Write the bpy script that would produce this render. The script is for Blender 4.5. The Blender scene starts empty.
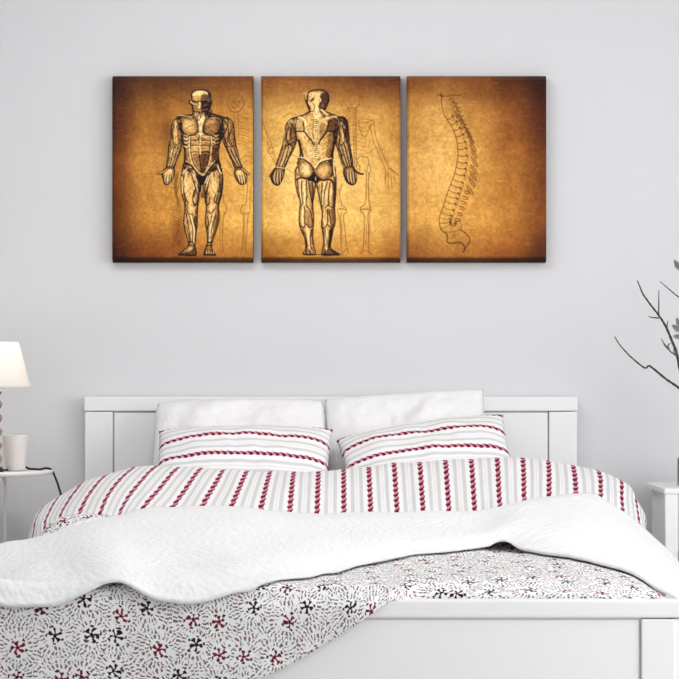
import bpy, bmesh, math, random
import numpy as np
from mathutils import Vector, noise
from mathutils.bvhtree import BVHTree

random.seed(7)
SC = bpy.context.scene
COL = SC.collection
PI = math.pi

# ------------------------------------------------------------------ camera, world, light, exposure
FPX = 2190.0          # focal length in pixels of the 679 px frame
CAMD = 7.47           # camera distance from the back wall
HC = 1.04             # camera height
HORIZON = 385.0
cam = bpy.data.cameras.new('camera')
cam.sensor_width = 36.0
cam.lens = FPX / 679.0 * 36.0
cam.shift_y = (HORIZON - 339.5) / 679.0
cam.clip_end = 100
camo = bpy.data.objects.new('camera', cam)
camo.location = (0, -CAMD, HC)
camo.rotation_euler = (PI / 2, 0, 0)
COL.objects.link(camo)
SC.camera = camo

world = bpy.data.worlds.new('world')
SC.world = world
world.use_nodes = True
world.node_tree.nodes['Background'].inputs[0].default_value = (0.965, 0.98, 1.0, 1)
world.node_tree.nodes['Background'].inputs[1].default_value = 1.15


def area_light(name, loc, target, sx, sy, power, col=(1, 1, 1)):
    d = bpy.data.lights.new(name, 'AREA')
    d.shape = 'RECTANGLE'
    d.size, d.size_y = sx, sy
    d.energy = power
    d.color = col
    o = bpy.data.objects.new(name, d)
    o.location = loc
    o.rotation_euler = (Vector(target) - Vector(loc)).to_track_quat('-Z', 'Y').to_euler()
    COL.objects.link(o)
    return o


area_light('window_light', (2.55, -3.3, 1.65), (-0.6, -0.6, 0.7), 2.2, 1.7, 41, (1.0, 1.0, 1.0))
area_light('added_overhead_light', (-0.5, -1.75, 2.70), (-0.3, -1.15, 0.3), 1.2, 0.5, 17, (1.0, 0.995, 0.985))  # unseen source, added for light from above and shadows below the canvases
SC.view_settings.view_transform = 'Standard'
SC.view_settings.look = 'None'
SC.view_settings.exposure = 0.31
SC.view_settings.gamma = 1.0
SC.view_settings.use_curve_mapping = False


# ------------------------------------------------------------------ helpers
def lin(c):
    return tuple(((v / 255.0) / 12.92 if v / 255.0 <= 0.04045 else ((v / 255.0 + 0.055) / 1.055) ** 2.4) for v in c)


def P(px, py, y):
    """point seen at photo pixel (px, py) standing at depth y (wall = 0, towards the camera negative)"""
    k = (CAMD + y) / FPX
    return ((px - 339.5) * k, y, HC - (py - HORIZON) * k)


def Pt(px, py, t):
    """same, t = distance in front of the headboard"""
    return P(px, py, -(0.07 + t))


def mat(name, col, rough=0.6, spec=0.3, bump=0.0, bscale=200.0, metallic=0.0, vary=0.0, vscale=3.0):
    m = bpy.data.materials.new(name)
    m.use_nodes = True
    nt = m.node_tree
    b = nt.nodes['Principled BSDF']
    b.inputs['Base Color'].default_value = (*lin(col), 1)
    b.inputs['Roughness'].default_value = rough
    b.inputs['Specular IOR Level'].default_value = spec
    b.inputs['Metallic'].default_value = metallic
    tc = nt.nodes.new('ShaderNodeTexCoord')
    if bump:
        n = nt.nodes.new('ShaderNodeTexNoise')
        n.inputs['Scale'].default_value = bscale
        n.inputs['Detail'].default_value = 4
        nt.links.new(tc.outputs['Object'], n.inputs['Vector'])
        bp = nt.nodes.new('ShaderNodeBump')
        bp.inputs['Strength'].default_value = bump
        bp.inputs['Distance'].default_value = 0.01
        nt.links.new(n.outputs['Fac'], bp.inputs['Height'])
        nt.links.new(bp.outputs['Normal'], b.inputs['Normal'])
    if vary:
        n = nt.nodes.new('ShaderNodeTexNoise')
        n.inputs['Scale'].default_value = vscale
        n.inputs['Detail'].default_value = 5
        nt.links.new(tc.outputs['Object'], n.inputs['Vector'])
        mx = nt.nodes.new('ShaderNodeMix')
        mx.data_type = 'RGBA'
        mx.inputs[6].default_value = (*lin(tuple(max(0, v * (1 - vary)) for v in col)), 1)
        mx.inputs[7].default_value = (*lin(tuple(min(255, v * (1 + vary)) for v in col)), 1)
        nt.links.new(n.outputs['Fac'], mx.inputs[0])
        nt.links.new(mx.outputs[2], b.inputs['Base Color'])
    return m


def link(name, me, m=None, parent=None, smooth=False):
    o = bpy.data.objects.new(name, me)
    COL.objects.link(o)
    if m is not None:
        me.materials.append(m)
    if parent is not None:
        o.parent = parent
        if parent.location.length > 0 or parent.rotation_euler.z:
            o.matrix_parent_inverse = parent_inv(parent)
    if smooth:
        me.polygons.foreach_set('use_smooth', [True] * len(me.polygons))
    return o


def parent_inv(p):
    from mathutils import Matrix
    M = Matrix.Translation(p.location) @ p.rotation_euler.to_matrix().to_4x4()
    return M.inverted()


def empty(name, loc, label, cat, group=None):
    o = bpy.data.objects.new(name, None)
    o.empty_display_size = 0.05
    o.location = loc
    COL.objects.link(o)
    return tag(o, label, cat, group)


def tag(o, label, cat, group=None):
    o['label'] = label
    o['category'] = cat
    if group:
        o['group'] = group
    return o


def obj(name, bm, m, parent=None, smooth=False):
    me = bpy.data.meshes.new(name)
    bm.normal_update()
    bm.to_mesh(me)
    bm.free()
    return link(name, me, m, parent, smooth)


def struct(o):
    o['kind'] = 'structure'
    return o


def add_box(bm, x0, x1, y0, y1, z0, z1, bev=0.0):
    r = bmesh.ops.create_cube(bm, size=1.0)
    vs = r['verts']
    for v in vs:
        v.co = Vector((x0 + (v.co.x + .5) * (x1 - x0), y0 + (v.co.y + .5) * (y1 - y0), z0 + (v.co.z + .5) * (z1 - z0)))
    if bev:
        es = list({e for v in vs for e in v.link_edges})
        bmesh.ops.bevel(bm, geom=es, offset=bev, segments=2, affect='EDGES', profile=0.6)
    return bm


def box(x0, x1, y0, y1, z0, z1, bev=0.0):
    return add_box(bmesh.new(), x0, x1, y0, y1, z0, z1, bev)


def add_tube(bm, pts, rad, n=10, cap=True):
    """tube along pts; rad a number or one per point"""
    pts = [Vector(p) for p in pts]
    if not hasattr(rad, '__len__'):
        rad = [rad] * len(pts)
    rings = []
    ref = Vector((0.3, 0.2, 1)).normalized()
    for i, p in enumerate(pts):
        t = (pts[min(i + 1, len(pts) - 1)] - pts[max(i - 1, 0)]).normalized()
        if abs(t.dot(ref)) > 0.95:
            ref = Vector((1, 0.1, 0.1)).normalized()
        a = (ref - t * t.dot(ref)).normalized()
        b = t.cross(a)
        ref = a
        rings.append([bm.verts.new(p + (a * math.cos(2 * PI * k / n) + b * math.sin(2 * PI * k / n)) * rad[i]) for k in range(n)])
    for r0, r1 in zip(rings, rings[1:]):
        for k in range(n):
            bm.faces.new((r0[k], r0[(k + 1) % n], r1[(k + 1) % n], r1[k]))
    if cap:
        bm.faces.new(list(reversed(rings[0])))
        bm.faces.new(rings[-1])
    return bm


def add_lathe(bm, cx, cy, prof, n=40, twist=None):
    """prof: (radius, z) list; twist(theta, z, r) -> r"""
    rings = []
    for r, z in prof:
        ring = []
        for k in range(n):
            a = 2 * PI * k / n
            rr = twist(a, z, r) if twist else r
            ring.append(bm.verts.new((cx + rr * math.cos(a), cy + rr * math.sin(a), z)))
        rings.append(ring)
    for r0, r1 in zip(rings, rings[1:]):
        for k in range(n):
            bm.faces.new((r0[k], r0[(k + 1) % n], r1[(k + 1) % n], r1[k]))
    if prof[0][0] > 1e-4:
        bm.faces.new(list(reversed(rings[0])))
    if prof[-1][0] > 1e-4:
        bm.faces.new(rings[-1])
    return bm


def dense(pts, sub=16):
    """Catmull-Rom through pts"""
    p = np.array(pts, float)
    if len(p) < 3:
        return np.concatenate([p[:1] + (p[1:] - p[:1]) * k / sub for k in range(sub)] + [p[1:]])
    q = np.vstack([2 * p[0] - p[1], p, 2 * p[-1] - p[-2]])
    out = []
    s = np.linspace(0, 1, sub, endpoint=False)[:, None]
    for i in range(1, len(q) - 2):
        a, b, c, d = q[i - 1], q[i], q[i + 1], q[i + 2]
        out.append(0.5 * (2 * b + (c - a) * s + (2 * a - 5 * b + 4 * c - d) * s ** 2 + (3 * b - a - 3 * c + d) * s ** 3))
    out.append(p[-1:])
    return np.concatenate(out)


def resample(pts, n):
    d = dense(pts)
    L = np.concatenate([[0], np.cumsum(np.linalg.norm(np.diff(d, axis=0), axis=1))])
    s = np.linspace(0, L[-1], n)
    return np.stack([np.interp(s, L, d[:, k]) for k in range(d.shape[1])], 1)


def loft(rows, nu, nv):
    """grid (nv, nu, 3) through rows of control points, and uv in metres"""
    R = np.stack([resample(r, nu) for r in rows])            # rows x nu x 3
    G = np.stack([resample(R[:, i], nv) for i in range(nu)], 1)   # nv x nu x 3
    return G


def grid_uv(G, x_ref=0.0):
    nv, nu, _ = G.shape
    du = np.concatenate([np.zeros((nv, 1)), np.cumsum(np.linalg.norm(np.diff(G, axis=1), axis=2), axis=1)], 1)
    off = np.array([np.interp(x_ref, np.maximum.accumulate(G[j, :, 0]), du[j]) for j in range(nv)])
    U = du - off[:, None]
    V = np.concatenate([np.zeros((1, nu)), np.cumsum(np.linalg.norm(np.diff(G, axis=0), axis=2), axis=0)], 0)
    return U, V


def fbm(p, octaves=3):
    s, a, q = 0.0, 1.0, Vector(p)
    for _ in range(octaves):
        s += a * noise.noise(q)
        q = q * 2.03 + Vector((3.1, 1.7, 5.3))
        a *= 0.5
    return s


def grid_normals(G):
    du = np.gradient(G, axis=1)
    dv = np.gradient(G, axis=0)
    N = np.cross(du, dv)
    N /= np.maximum(np.linalg.norm(N, axis=2, keepdims=True), 1e-9)
    return N


def smooth_grid(G, it=2, k=0.5):
    for _ in range(it):
        A = G.copy()
        A[1:-1, 1:-1] = G[1:-1, 1:-1] * (1 - k) + k * 0.25 * (G[:-2, 1:-1] + G[2:, 1:-1] + G[1:-1, :-2] + G[1:-1, 2:])
        G = A
    return G


def wrinkle(G, amp, scale, seed, stretch=(1, 1, 1), octaves=3):
    N = grid_normals(G)
    out = G.copy()
    nv, nu, _ = G.shape
    for j in range(nv):
        for i in range(nu):
            p = G[j, i]
            out[j, i] = p + N[j, i] * amp * fbm((p[0] * scale * stretch[0] + seed, p[1] * scale * stretch[1] + seed * .7, p[2] * scale * stretch[2]), octaves)
    return out


def grid_mesh(name, G, UV=None, m=None, parent=None, thick=0.0, offset=-1.0, closed_u=False):
    nv, nu, _ = G.shape
    me = bpy.data.meshes.new(name)
    idx = np.arange(nv * nu).reshape(nv, nu)
    f = np.stack([idx[:-1, :-1], idx[1:, :-1], idx[1:, 1:], idx[:-1, 1:]], -1).reshape(-1, 4)      # faces up / out
    me.from_pydata(G.reshape(-1, 3).tolist(), [], f.tolist())
    if UV is not None:
        uvl = me.uv_layers.new(name='UVMap')
        uv = np.stack(UV, -1).reshape(-1, 2)
        li = np.zeros(len(me.loops), int)
        me.loops.foreach_get('vertex_index', li)
        uvl.data.foreach_set('uv', uv[li].astype(np.float32).ravel())
    me.update()
    o = link(name, me, m, parent, smooth=True)
    if thick:
        md = o.modifiers.new('cloth_thickness', 'SOLIDIFY')
        md.thickness = thick
        md.offset = offset
        md.use_even_offset = False
    return o


def grid_bvh(*grids):
    vs, fs = [], []
    for G in grids:
        nv, nu, _ = G.shape
        b = len(vs)
        vs += [Vector(p) for p in G.reshape(-1, 3)]
        idx = np.arange(nv * nu).reshape(nv, nu) + b
        fs += np.stack([idx[:-1, :-1], idx[1:, :-1], idx[1:, 1:], idx[:-1, 1:]], -1).reshape(-1, 4).tolist()
    return BVHTree.FromPolygons(vs, fs)


# ------------------------------------------------------------------ node helpers for the fabrics
class NB:
    def __init__(s, nt):
        s.nt = nt

    def val(s, a, sock):
        if isinstance(a, (int, float)):
            sock.default_value = a
        elif isinstance(a, tuple):
            sock.default_value = a
        else:
            s.nt.links.new(a, sock)

    def m(s, op, a, b=0.0, c=0.0):
        n = s.nt.nodes.new('ShaderNodeMath')
        n.operation = op
        s.val(a, n.inputs[0])
        s.val(b, n.inputs[1])
        s.val(c, n.inputs[2])
        return n.outputs[0]

    def step(s, x, lo, hi):
        n = s.nt.nodes.new('ShaderNodeMapRange')
        n.interpolation_type = 'SMOOTHSTEP'
        s.val(x, n.inputs[0])
        n.inputs[1].default_value = lo
        n.inputs[2].default_value = hi
        return n.outputs[0]

    def mix(s, f, a, b):
        n = s.nt.nodes.new('ShaderNodeMix')
        n.data_type = 'RGBA'
        s.val(f, n.inputs[0])
        for v, k in ((a, 6), (b, 7)):
            if isinstance(v, tuple):
                n.inputs[k].default_value = (*lin(v), 1)
            else:
                s.nt.links.new(v, n.inputs[k])
        return n.outputs[2]

    def noise(s, vec, scale, detail=2.0):
        n = s.nt.nodes.new('ShaderNodeTexNoise')
        n.inputs['Scale'].default_value = scale
        n.inputs['Detail'].default_value = detail
        s.nt.links.new(vec, n.inputs['Vector'])
        return n.outputs['Fac']

    def bump(s, h, strength, dist, target):
        n = s.nt.nodes.new('ShaderNodeBump')
        n.inputs['Strength'].default_value = strength
        n.inputs['Distance'].default_value = dist
        s.nt.links.new(h, n.inputs['Height'])
        s.nt.links.new(n.outputs['Normal'], target)


WHITE = (242, 242, 242)


def fabric_base(name):
    m = bpy.data.materials.new(name)
    m.use_nodes = True
    nt = m.node_tree
    b = nt.nodes['Principled BSDF']
    b.inputs['Roughness'].default_value = 0.9
    b.inputs['Specular IOR Level'].default_value = 0.1
    tc = nt.nodes.new('ShaderNodeTexCoord')
    sp = nt.nodes.new('ShaderNodeSeparateXYZ')
    nt.links.new(tc.outputs['UV'], sp.inputs[0])
    return m, NB(nt), b, tc, sp


def stripe_material(name, period, phase, along='x', width=0.0155, twist=0.021):
    """white cotton with braided red stripes and pale grey bands between them, uv in metres"""
    m, k, b, tc, sp = fabric_base(name)
    u, v = (sp.outputs[0], sp.outputs[1]) if along == 'x' else (sp.outputs[1], sp.outputs[0])
    f = k.m('SUBTRACT', k.m('FRACT', k.m('ADD', k.m('DIVIDE', k.m('SUBTRACT', u, phase), period), 0.5)), 0.5)
    d = k.m('MULTIPLY', f, period)                                   # metres from the stripe's middle
    a = k.m('DIVIDE', d, width / 2)
    wob = k.m('MULTIPLY', k.m('SINE', k.m('MULTIPLY', v, 2 * PI / twist)), 0.22)
    a2 = k.m('ADD', a, wob)
    inside = k.m('SUBTRACT', 1.0, k.step(k.m('ABSOLUTE', a2), 0.80, 1.05))
    tw = k.m('SINE', k.m('ADD', k.m('MULTIPLY', v, 2 * PI / twist), k.m('MULTIPLY', a, 1.5)))
    dark = k.step(tw, -0.5, 0.15)
    red = k.mix(dark, (216, 136, 156), (104, 18, 44))
    g1 = k.m('SUBTRACT', 1.0, k.step(k.m('ABSOLUTE', k.m('SUBTRACT', k.m('ABSOLUTE', d), period * 0.335)), 0.003, 0.008))
    grey = k.mix(k.m('MULTIPLY', g1, 0.8), WHITE, (204, 204, 207))
    g2 = k.m('SUBTRACT', 1.0, k.step(k.m('ABSOLUTE', k.m('SUBTRACT', k.m('ABSOLUTE', d), period * 0.5)), 0.001, 0.003))
    grey = k.mix(k.m('MULTIPLY', g2, 0.45), grey, (222, 205, 210))
    col = k.mix(inside, grey, red)
    k.nt.links.new(col, b.inputs['Base Color'])
    k.bump(k.noise(tc.outputs['UV'], 220, 3), 0.25, 0.003, b.inputs['Normal'])
    return m


def floral_material(name, cell=0.082):
    """white cotton printed with small dark red flowers ringed by fine dashes"""
    m, k, b, tc, sp = fabric_base(name)
    nt = k.nt
    mp = nt.nodes.new('ShaderNodeMapping')
    mp.inputs['Scale'].default_value = (1 / cell, 1 / cell, 1)
    nt.links.new(tc.outputs['UV'], mp.inputs[0])
    # a little wobble so that the printing is not mechanical
    nz = nt.nodes.new('ShaderNodeTexNoise')
    nz.inputs['Scale'].default_value = 2.2
    nt.links.new(mp.outputs[0], nz.inputs['Vector'])
    vm = nt.nodes.new('ShaderNodeVectorMath')
    vm.operation = 'MULTIPLY_ADD'
    nt.links.new(nz.outputs['Color'], vm.inputs[0])
    vm.inputs[1].default_value = (0.22, 0.22, 0)
    nt.links.new(mp.outputs[0], vm.inputs[2])
    nz2 = nt.nodes.new('ShaderNodeTexNoise')
    nz2.inputs['Scale'].default_value = 9.0
    nz2.inputs['Detail'].default_value = 1.0
    nt.links.new(mp.outputs[0], nz2.inputs['Vector'])
    vm2 = nt.nodes.new('ShaderNodeVectorMath')
    vm2.operation = 'MULTIPLY_ADD'
    nt.links.new(nz2.outputs['Color'], vm2.inputs[0])
    vm2.inputs[1].default_value = (0.11, 0.11, 0)
    nt.links.new(vm.outputs[0], vm2.inputs[2])
    vm = vm2
    vo = nt.nodes.new('ShaderNodeTexVoronoi')
    vo.voronoi_dimensions = '2D'
    vo.inputs['Scale'].default_value = 1.0
    vo.inputs['Randomness'].default_value = 0.62
    nt.links.new(vm.outputs[0], vo.inputs['Vector'])
    dv = nt.nodes.new('ShaderNodeVectorMath')
    dv.operation = 'SUBTRACT'
    nt.links.new(vm.outputs[0], dv.inputs[0])
    nt.links.new(vo.outputs['Position'], dv.inputs[1])
    s2 = nt.nodes.new('ShaderNodeSeparateXYZ')
    nt.links.new(dv.outputs[0], s2.inputs[0])
    cs = nt.nodes.new('ShaderNodeSeparateColor')
    nt.links.new(vo.outputs['Color'], cs.inputs[0])
    r = vo.outputs['Distance']
    ang = k.m('ADD', k.m('ARCTAN2', s2.outputs[1], s2.outputs[0]), k.m('MULTIPLY', cs.outputs[0], 6.28))

    def petals(n, ph=0.0):
        return k.m('COSINE', k.m('ADD', k.m('MULTIPLY', ang, n), ph))

    # blossom
    lobe = k.m('MULTIPLY', k.m('SUBTRACT', 1.0, k.step(k.m('ABSOLUTE', k.m('SUBTRACT', r, 0.135)), 0.06, 0.09)), k.step(petals(5), -0.25, 0.25))
    blossom = k.m('MAXIMUM', lobe, k.m('SUBTRACT', 1.0, k.step(r, 0.05, 0.08)))
    core = k.m('SUBTRACT', 1.0, k.step(r, 0.02, 0.045))
    # loose dots round it
    ring = k.m('SUBTRACT', 1.0, k.step(k.m('ABSOLUTE', k.m('SUBTRACT', r, 0.25)), 0.02, 0.042))
    dots = k.m('MULTIPLY', ring, k.step(petals(5, 1.9), 0.35, 0.7))

    def dashes(r0, half, n, ph):
        q = k.m('SUBTRACT', 1.0, k.step(k.m('ABSOLUTE', k.m('SUBTRACT', r, r0)), half * 0.75, half))
        return k.m('MULTIPLY', q, k.step(petals(n, ph), -0.05, 0.4))
    d1 = dashes(0.385, 0.070, 21, 0.0)
    d2 = dashes(0.535, 0.070, 29, 1.0)
    d3 = dashes(0.685, 0.068, 36, 2.0)
    d4 = dashes(0.830, 0.065, 42, 0.5)
    dd = k.m('MAXIMUM', k.m('MAXIMUM', d1, d2), k.m('MAXIMUM', d3, d4))
    dd = k.m('MULTIPLY', dd, k.step(k.noise(vm.outputs[0], 5.0, 2.0), 0.36, 0.5))
    pn = k.noise(vm.outputs[0], 1.7, 1.0)
    ink = k.mix(k.step(pn, 0.45, 0.6), (96, 80, 84), (126, 66, 78))
    col = k.mix(k.m('MULTIPLY', dd, 0.92), WHITE, ink)
    fl = k.mix(k.step(cs.outputs[1], 0.45, 0.8), (48, 20, 28), (122, 20, 42))
    col = k.mix(dots, col, (74, 44, 52))
    col = k.mix(blossom, col, fl)
    col = k.mix(k.m('MULTIPLY', core, 0.7), col, (30, 16, 20))
    nt.links.new(col, b.inputs['Base Color'])
    k.bump(k.noise(tc.outputs['UV'], 180, 3), 0.2, 0.003, b.inputs['Normal'])
    return m


def quilt_material(name):
    """white matelasse bedspread: small raised leaves all over"""
    m, k, b, tc, sp = fabric_base(name)
    b.inputs['Base Color'].default_value = (*lin((238, 238, 239)), 1)
    nt = k.nt
    vo = nt.nodes.new('ShaderNodeTexVoronoi')
    vo.voronoi_dimensions = '2D'
    vo.feature = 'SMOOTH_F1'
    vo.inputs['Scale'].default_value = 1.0
    mp = nt.nodes.new('ShaderNodeMapping')
    mp.inputs['Scale'].default_value = (62, 42, 1)
    mp.inputs['Rotation'].default_value = (0, 0, 0.6)
    nt.links.new(tc.outputs['UV'], mp.inputs[0])
    nt.links.new(mp.outputs[0], vo.inputs['Vector'])
    h = k.m('ADD', k.m('MULTIPLY', vo.outputs['Distance'], -1.0), k.m('MULTIPLY', k.noise(tc.outputs['UV'], 150, 3), 0.5))
    k.bump(h, 0.6, 0.005, b.inputs['Normal'])
    return m


M = {}
M['wall'] = mat('wall_paint', (221, 221, 223), 0.85, 0.15, bump=0.05, bscale=120, vary=0.008, vscale=1.2)
M['ceiling'] = mat('ceiling_paint', (240, 240, 240), 0.9, 0.1)
M['white_wood'] = mat('white_lacquered_wood', (242, 242, 243), 0.38, 0.4, bump=0.02, bscale=60)
M['white_metal'] = mat('white_powder_coated_metal', (246, 245, 243), 0.35, 0.45)
M['sheet'] = mat('white_pillowcase', (240, 240, 240), 0.9, 0.1, bump=0.25, bscale=90)
M['mattress'] = mat('mattress_ticking', (232, 232, 230), 0.9, 0.1, bump=0.2, bscale=300)
M['pot'] = mat('white_glazed_ceramic', (240, 234, 232), 0.35, 0.5)
M['cord'] = mat('dark_cord', (38, 38, 40), 0.6, 0.3)
M['bark'] = mat('twig_bark', (72, 66, 68), 0.85, 0.2, bump=0.5, bscale=150, vary=0.35, vscale=60)
M['bud'] = mat('grey_dry_leaf', (150, 146, 148), 0.8, 0.2, vary=0.4, vscale=90)
M['dark_metal'] = mat('dark_bronze', (58, 46, 42), 0.35, 0.5, metallic=0.6)
M['canvas_back'] = mat('stretched_canvas_edge', (112, 66, 30), 0.8, 0.2, bump=0.2, bscale=600)

# floor boards
fm = bpy.data.materials.new('pale_floor_boards')
fm.use_nodes = True
nt = fm.node_tree
br = nt.nodes.new('ShaderNodeTexBrick')
br.inputs['Color1'].default_value = (*lin((206, 204, 202)), 1)
br.inputs['Color2'].default_value = (*lin((194, 192, 190)), 1)
br.inputs['Mortar'].default_value = (*lin((150, 140, 130)), 1)
br.inputs['Scale'].default_value = 1.0
br.inputs['Brick Width'].default_value = 1.4
br.inputs['Row Height'].default_value = 0.14
br.inputs['Mortar Size'].default_value = 0.003
tc = nt.nodes.new('ShaderNodeTexCoord')
nt.links.new(tc.outputs['Object'], br.inputs['Vector'])
nt.links.new(br.outputs['Color'], nt.nodes['Principled BSDF'].inputs['Base Color'])
nt.nodes['Principled BSDF'].inputs['Roughness'].default_value = 0.5
M['floor'] = fm

# barley-twist glass column: silvery brown
gm = mat('mercury_glass', (176, 152, 136), 0.18, 0.6, metallic=0.55, vary=0.35, vscale=40)
M['mercury'] = gm
# vase glass
vg = bpy.data.materials.new('clear_grey_glass')
vg.use_nodes = True
b = vg.node_tree.nodes['Principled BSDF']
b.inputs['Base Color'].default_value = (*lin((205, 210, 212)), 1)
b.inputs['Roughness'].default_value = 0.05
b.inputs['Transmission Weight'].default_value = 0.85
b.inputs['IOR'].default_value = 1.45
M['glass'] = vg
# lamp shade: white cloth that lets some of the bulb through
sm = bpy.data.materials.new('lit_shade_cloth')
sm.use_nodes = True
nt = sm.node_tree
b = nt.nodes['Principled BSDF']
b.inputs['Base Color'].default_value = (*lin((252, 250, 248)), 1)
b.inputs['Roughness'].default_value = 0.9
tr = nt.nodes.new('ShaderNodeBsdfTranslucent')
tr.inputs[0].default_value = (*lin((252, 249, 244)), 1)
ms = nt.nodes.new('ShaderNodeMixShader')
ms.inputs[0].default_value = 0.5
nt.links.new(b.outputs[0], ms.inputs[1])
nt.links.new(tr.outputs[0], ms.inputs[2])
nt.links.new(ms.outputs[0], nt.nodes['Material Output'].inputs[0])
M['shade'] = sm
M['quilt'] = quilt_material('white_matelasse')
M['stripes'] = stripe_material('red_braided_stripes', 0.0785, 0.013, twist=0.046)
M['floral'] = floral_material('dark_red_flower_print')

# ------------------------------------------------------------------ room
XL, XR, YF, ZC = -2.7, 2.7, -8.2, 2.75
struct(obj('wall_back', box(XL - .1, XR + .1, 0.0, 0.1, 0, ZC), M['wall']))
struct(obj('wall_left', box(XL - .1, XL, YF, 0.0, 0, ZC), M['wall']))
bm = bmesh.new()
WY0, WY1, WZ0, WZ1 = -3.8, -1.4, 0.75, 2.45
add_box(bm, XR, XR + .1, YF, WY0, 0, ZC)
add_box(bm, XR, XR + .1, WY1, 0.0, 0, ZC)
add_box(bm, XR, XR + .1, WY0, WY1, 0, WZ0)
add_box(bm, XR, XR + .1, WY0, WY1, WZ1, ZC)
struct(obj('wall_right', bm, M['wall']))
struct(obj('floor', box(XL - .1, XR + .1, YF, 0.1, -0.1, 0.0), M['floor']))
struct(obj('ceiling', box(XL - .1, XR + .1, YF, 0.1, ZC, ZC + .1), M['ceiling']))
bm = bmesh.new()
for (a, b_, c, d) in ((WY0, WY0 + .06, WZ0, WZ1), (WY1 - .06, WY1, WZ0, WZ1), (WY0, WY1, WZ0, WZ0 + .06), (WY0, WY1, WZ1 - .06, WZ1),
                      ((WY0 + WY1) / 2 - .03, (WY0 + WY1) / 2 + .03, WZ0, WZ1)):
    add_box(bm, XR + .03, XR + .08, a, b_, c, d)
struct(obj('window_1', bm, M['white_wood']))
bm = bmesh.new()
add_box(bm, XL, XR, -0.015, 0.0, 0, 0.09, 0.004)
struct(obj('baseboard_back', bm, M['white_wood']))

# ------------------------------------------------------------------ bed frame
X0 = -0.029
yh = -0.07                                    # headboard front
def Y(t): return yh - t
bed = empty('bed', (X0, -1.1, 0), 'white panelled double bed frame with headboard against the back wall', 'bed')
hb = box(X0 - .831, X0 + .831, yh + .022, -0.012, 0.28, 0.985, 0.003)
hbo = obj('headboard', hb, M['white_wood'], bed)
obj('top_rail', box(X0 - .834, X0 + .834, yh - .002, -0.010, 0.952, 1.000, 0.004), M['white_wood'], hbo)
for s in (-1, 1):
    a, b_ = sorted((X0 + s * .832, X0 + s * .737))
    obj('stile', box(a, b_, yh, yh + .024, 0.0, 0.9495, 0.004), M['white_wood'], hbo)
obj('panel', box(X0 - .7335, X0 + .7335, yh + .006, yh + .024, 0.30, 0.9475, 0.004), M['white_wood'], hbo)
T0, T1 = 2.055, 2.10                          # footboard back and front
fx0, fx1 = X0 - .855, X0 + .862
fbo = obj('footboard', box(fx0 + .03, fx1 - .03, Y(T1) + .014, Y(T0), 0.12, 0.50, 0.003), M['white_wood'], bed)
obj('top_rail', box(fx0 - .004, fx1 + .004, Y(T1) - .003, Y(T0) + .004, 0.4765, 0.519, 0.006), M['white_wood'], fbo)
for s in (0, 1):
    a, b_ = (fx0, fx0 + .102) if s == 0 else (fx1 - .102, fx1)
    c, d = (fx0 + .02, fx0 + .102) if s == 0 else (fx1 - .102, fx1 - .02)
    bm = box(c, d, Y(T1), Y(T0), 0.0, 0.4735, 0.004)
    add_box(bm, a, b_, Y(T1) + .006, Y(T0), 0.0, 0.4735, 0.004)
    obj('leg', bm, M['white_wood'], fbo)
obj('panel', box(fx0 + .1065, fx1 - .1065, Y(T1) + .008, Y(T0), 0.14, 0.4715, 0.004), M['white_wood'], fbo)
for s in (-1, 1):
    a, b_ = sorted((X0 + s * .812, X0 + s * .838))
    obj('side_rail', box(a, b_, Y(T0) + .002, yh - .001, 0.18, 0.36, 0.003), M['white_wood'], bed)
obj('slat_base', box(X0 - .81, X0 + .81, Y(T0) + .004, yh - .003, 0.235, 0.255), M['white_wood'], bed)

mt = obj('mattress', box(X0 - .80, X0 + .80, Y(2.02), yh - .006, 0.2555, 0.48, 0.03), M['mattress'], None, True)
tag(mt, 'white mattress lying in the bed frame under the duvet', 'mattress')

# ------------------------------------------------------------------ duvet (floral side up) draped over the bed and the left of the footboard
def duvet_row(t, zt, left=1.0, zl=None, drop=0.28, e=0.0):
    y = Y(t)
    zl = zt if zl is None else zl
    return [(-.950, y, drop), (-.957, y, .40), (-.945, y, .50), (-.90, y, zl - .045 - e), (-.80, y, zl - .005 - .25 * e), (-.60, y, (zl + zt) / 2 + .004), (-.3, y, zt + .005),
            (0, y, zt), (.3, y, zt + .004), (.55, y, zt + .004), (.72, y, zt - .012), (.815, y, zt - .055), (.865, y, zt - .12), (.878, y, .37), (.872, y, drop)]


hem_px = [(405, 594), (400, 597), (387, 600), (371, 614), (342, 634), (310, 653), (293, 664), (261, 678)]
hem = sorted([(lambda q: (q[0], q[2]))(Pt(a, b, 2.128)) for a, b in hem_px] + [(-.36, .285), (-.55, .235), (-.80, .20), (-1.2, .20)])
hx, hz = np.array(hem)[:, 0], np.array(hem)[:, 1]
xk = 0.150


def front_row(k):
    """k = 0 on top of the footboard ... 1 at the hem; right of xk the duvet is tucked behind the footboard"""
    row = []
    for x in np.concatenate([np.linspace(-.95, .10, 22), np.linspace(.125, .215, 5), np.linspace(.27, .872, 10)]):
        w = 1 / (1 + math.exp((x - xk - .012) / 0.010))
        zh = np.interp(x, hx, hz)
        zo = .553 + (zh - .553) * k
        yo = Y(2.085) if k < 0.05 else Y(2.085 + .043 * min(1.0, (0.553 - zo) / 0.045))
        # tuck
        ztk = (.548 if x < .6 else np.interp(x, [.6, .75, .87], [.548, .525, .505])) - .018 - .10 * k
        ytk = Y(2.030 + .012 * min(1, k * 3))
        # soft vertical folds in the hanging cloth
        fold = 0.010 * k * (math.sin(x * 17) + .6 * math.sin(x * 31 + 1)) * w
        row.append((x, yo * w + ytk * (1 - w) - max(0, fold), zo * w + ztk * (1 - w)))
    return row


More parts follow.
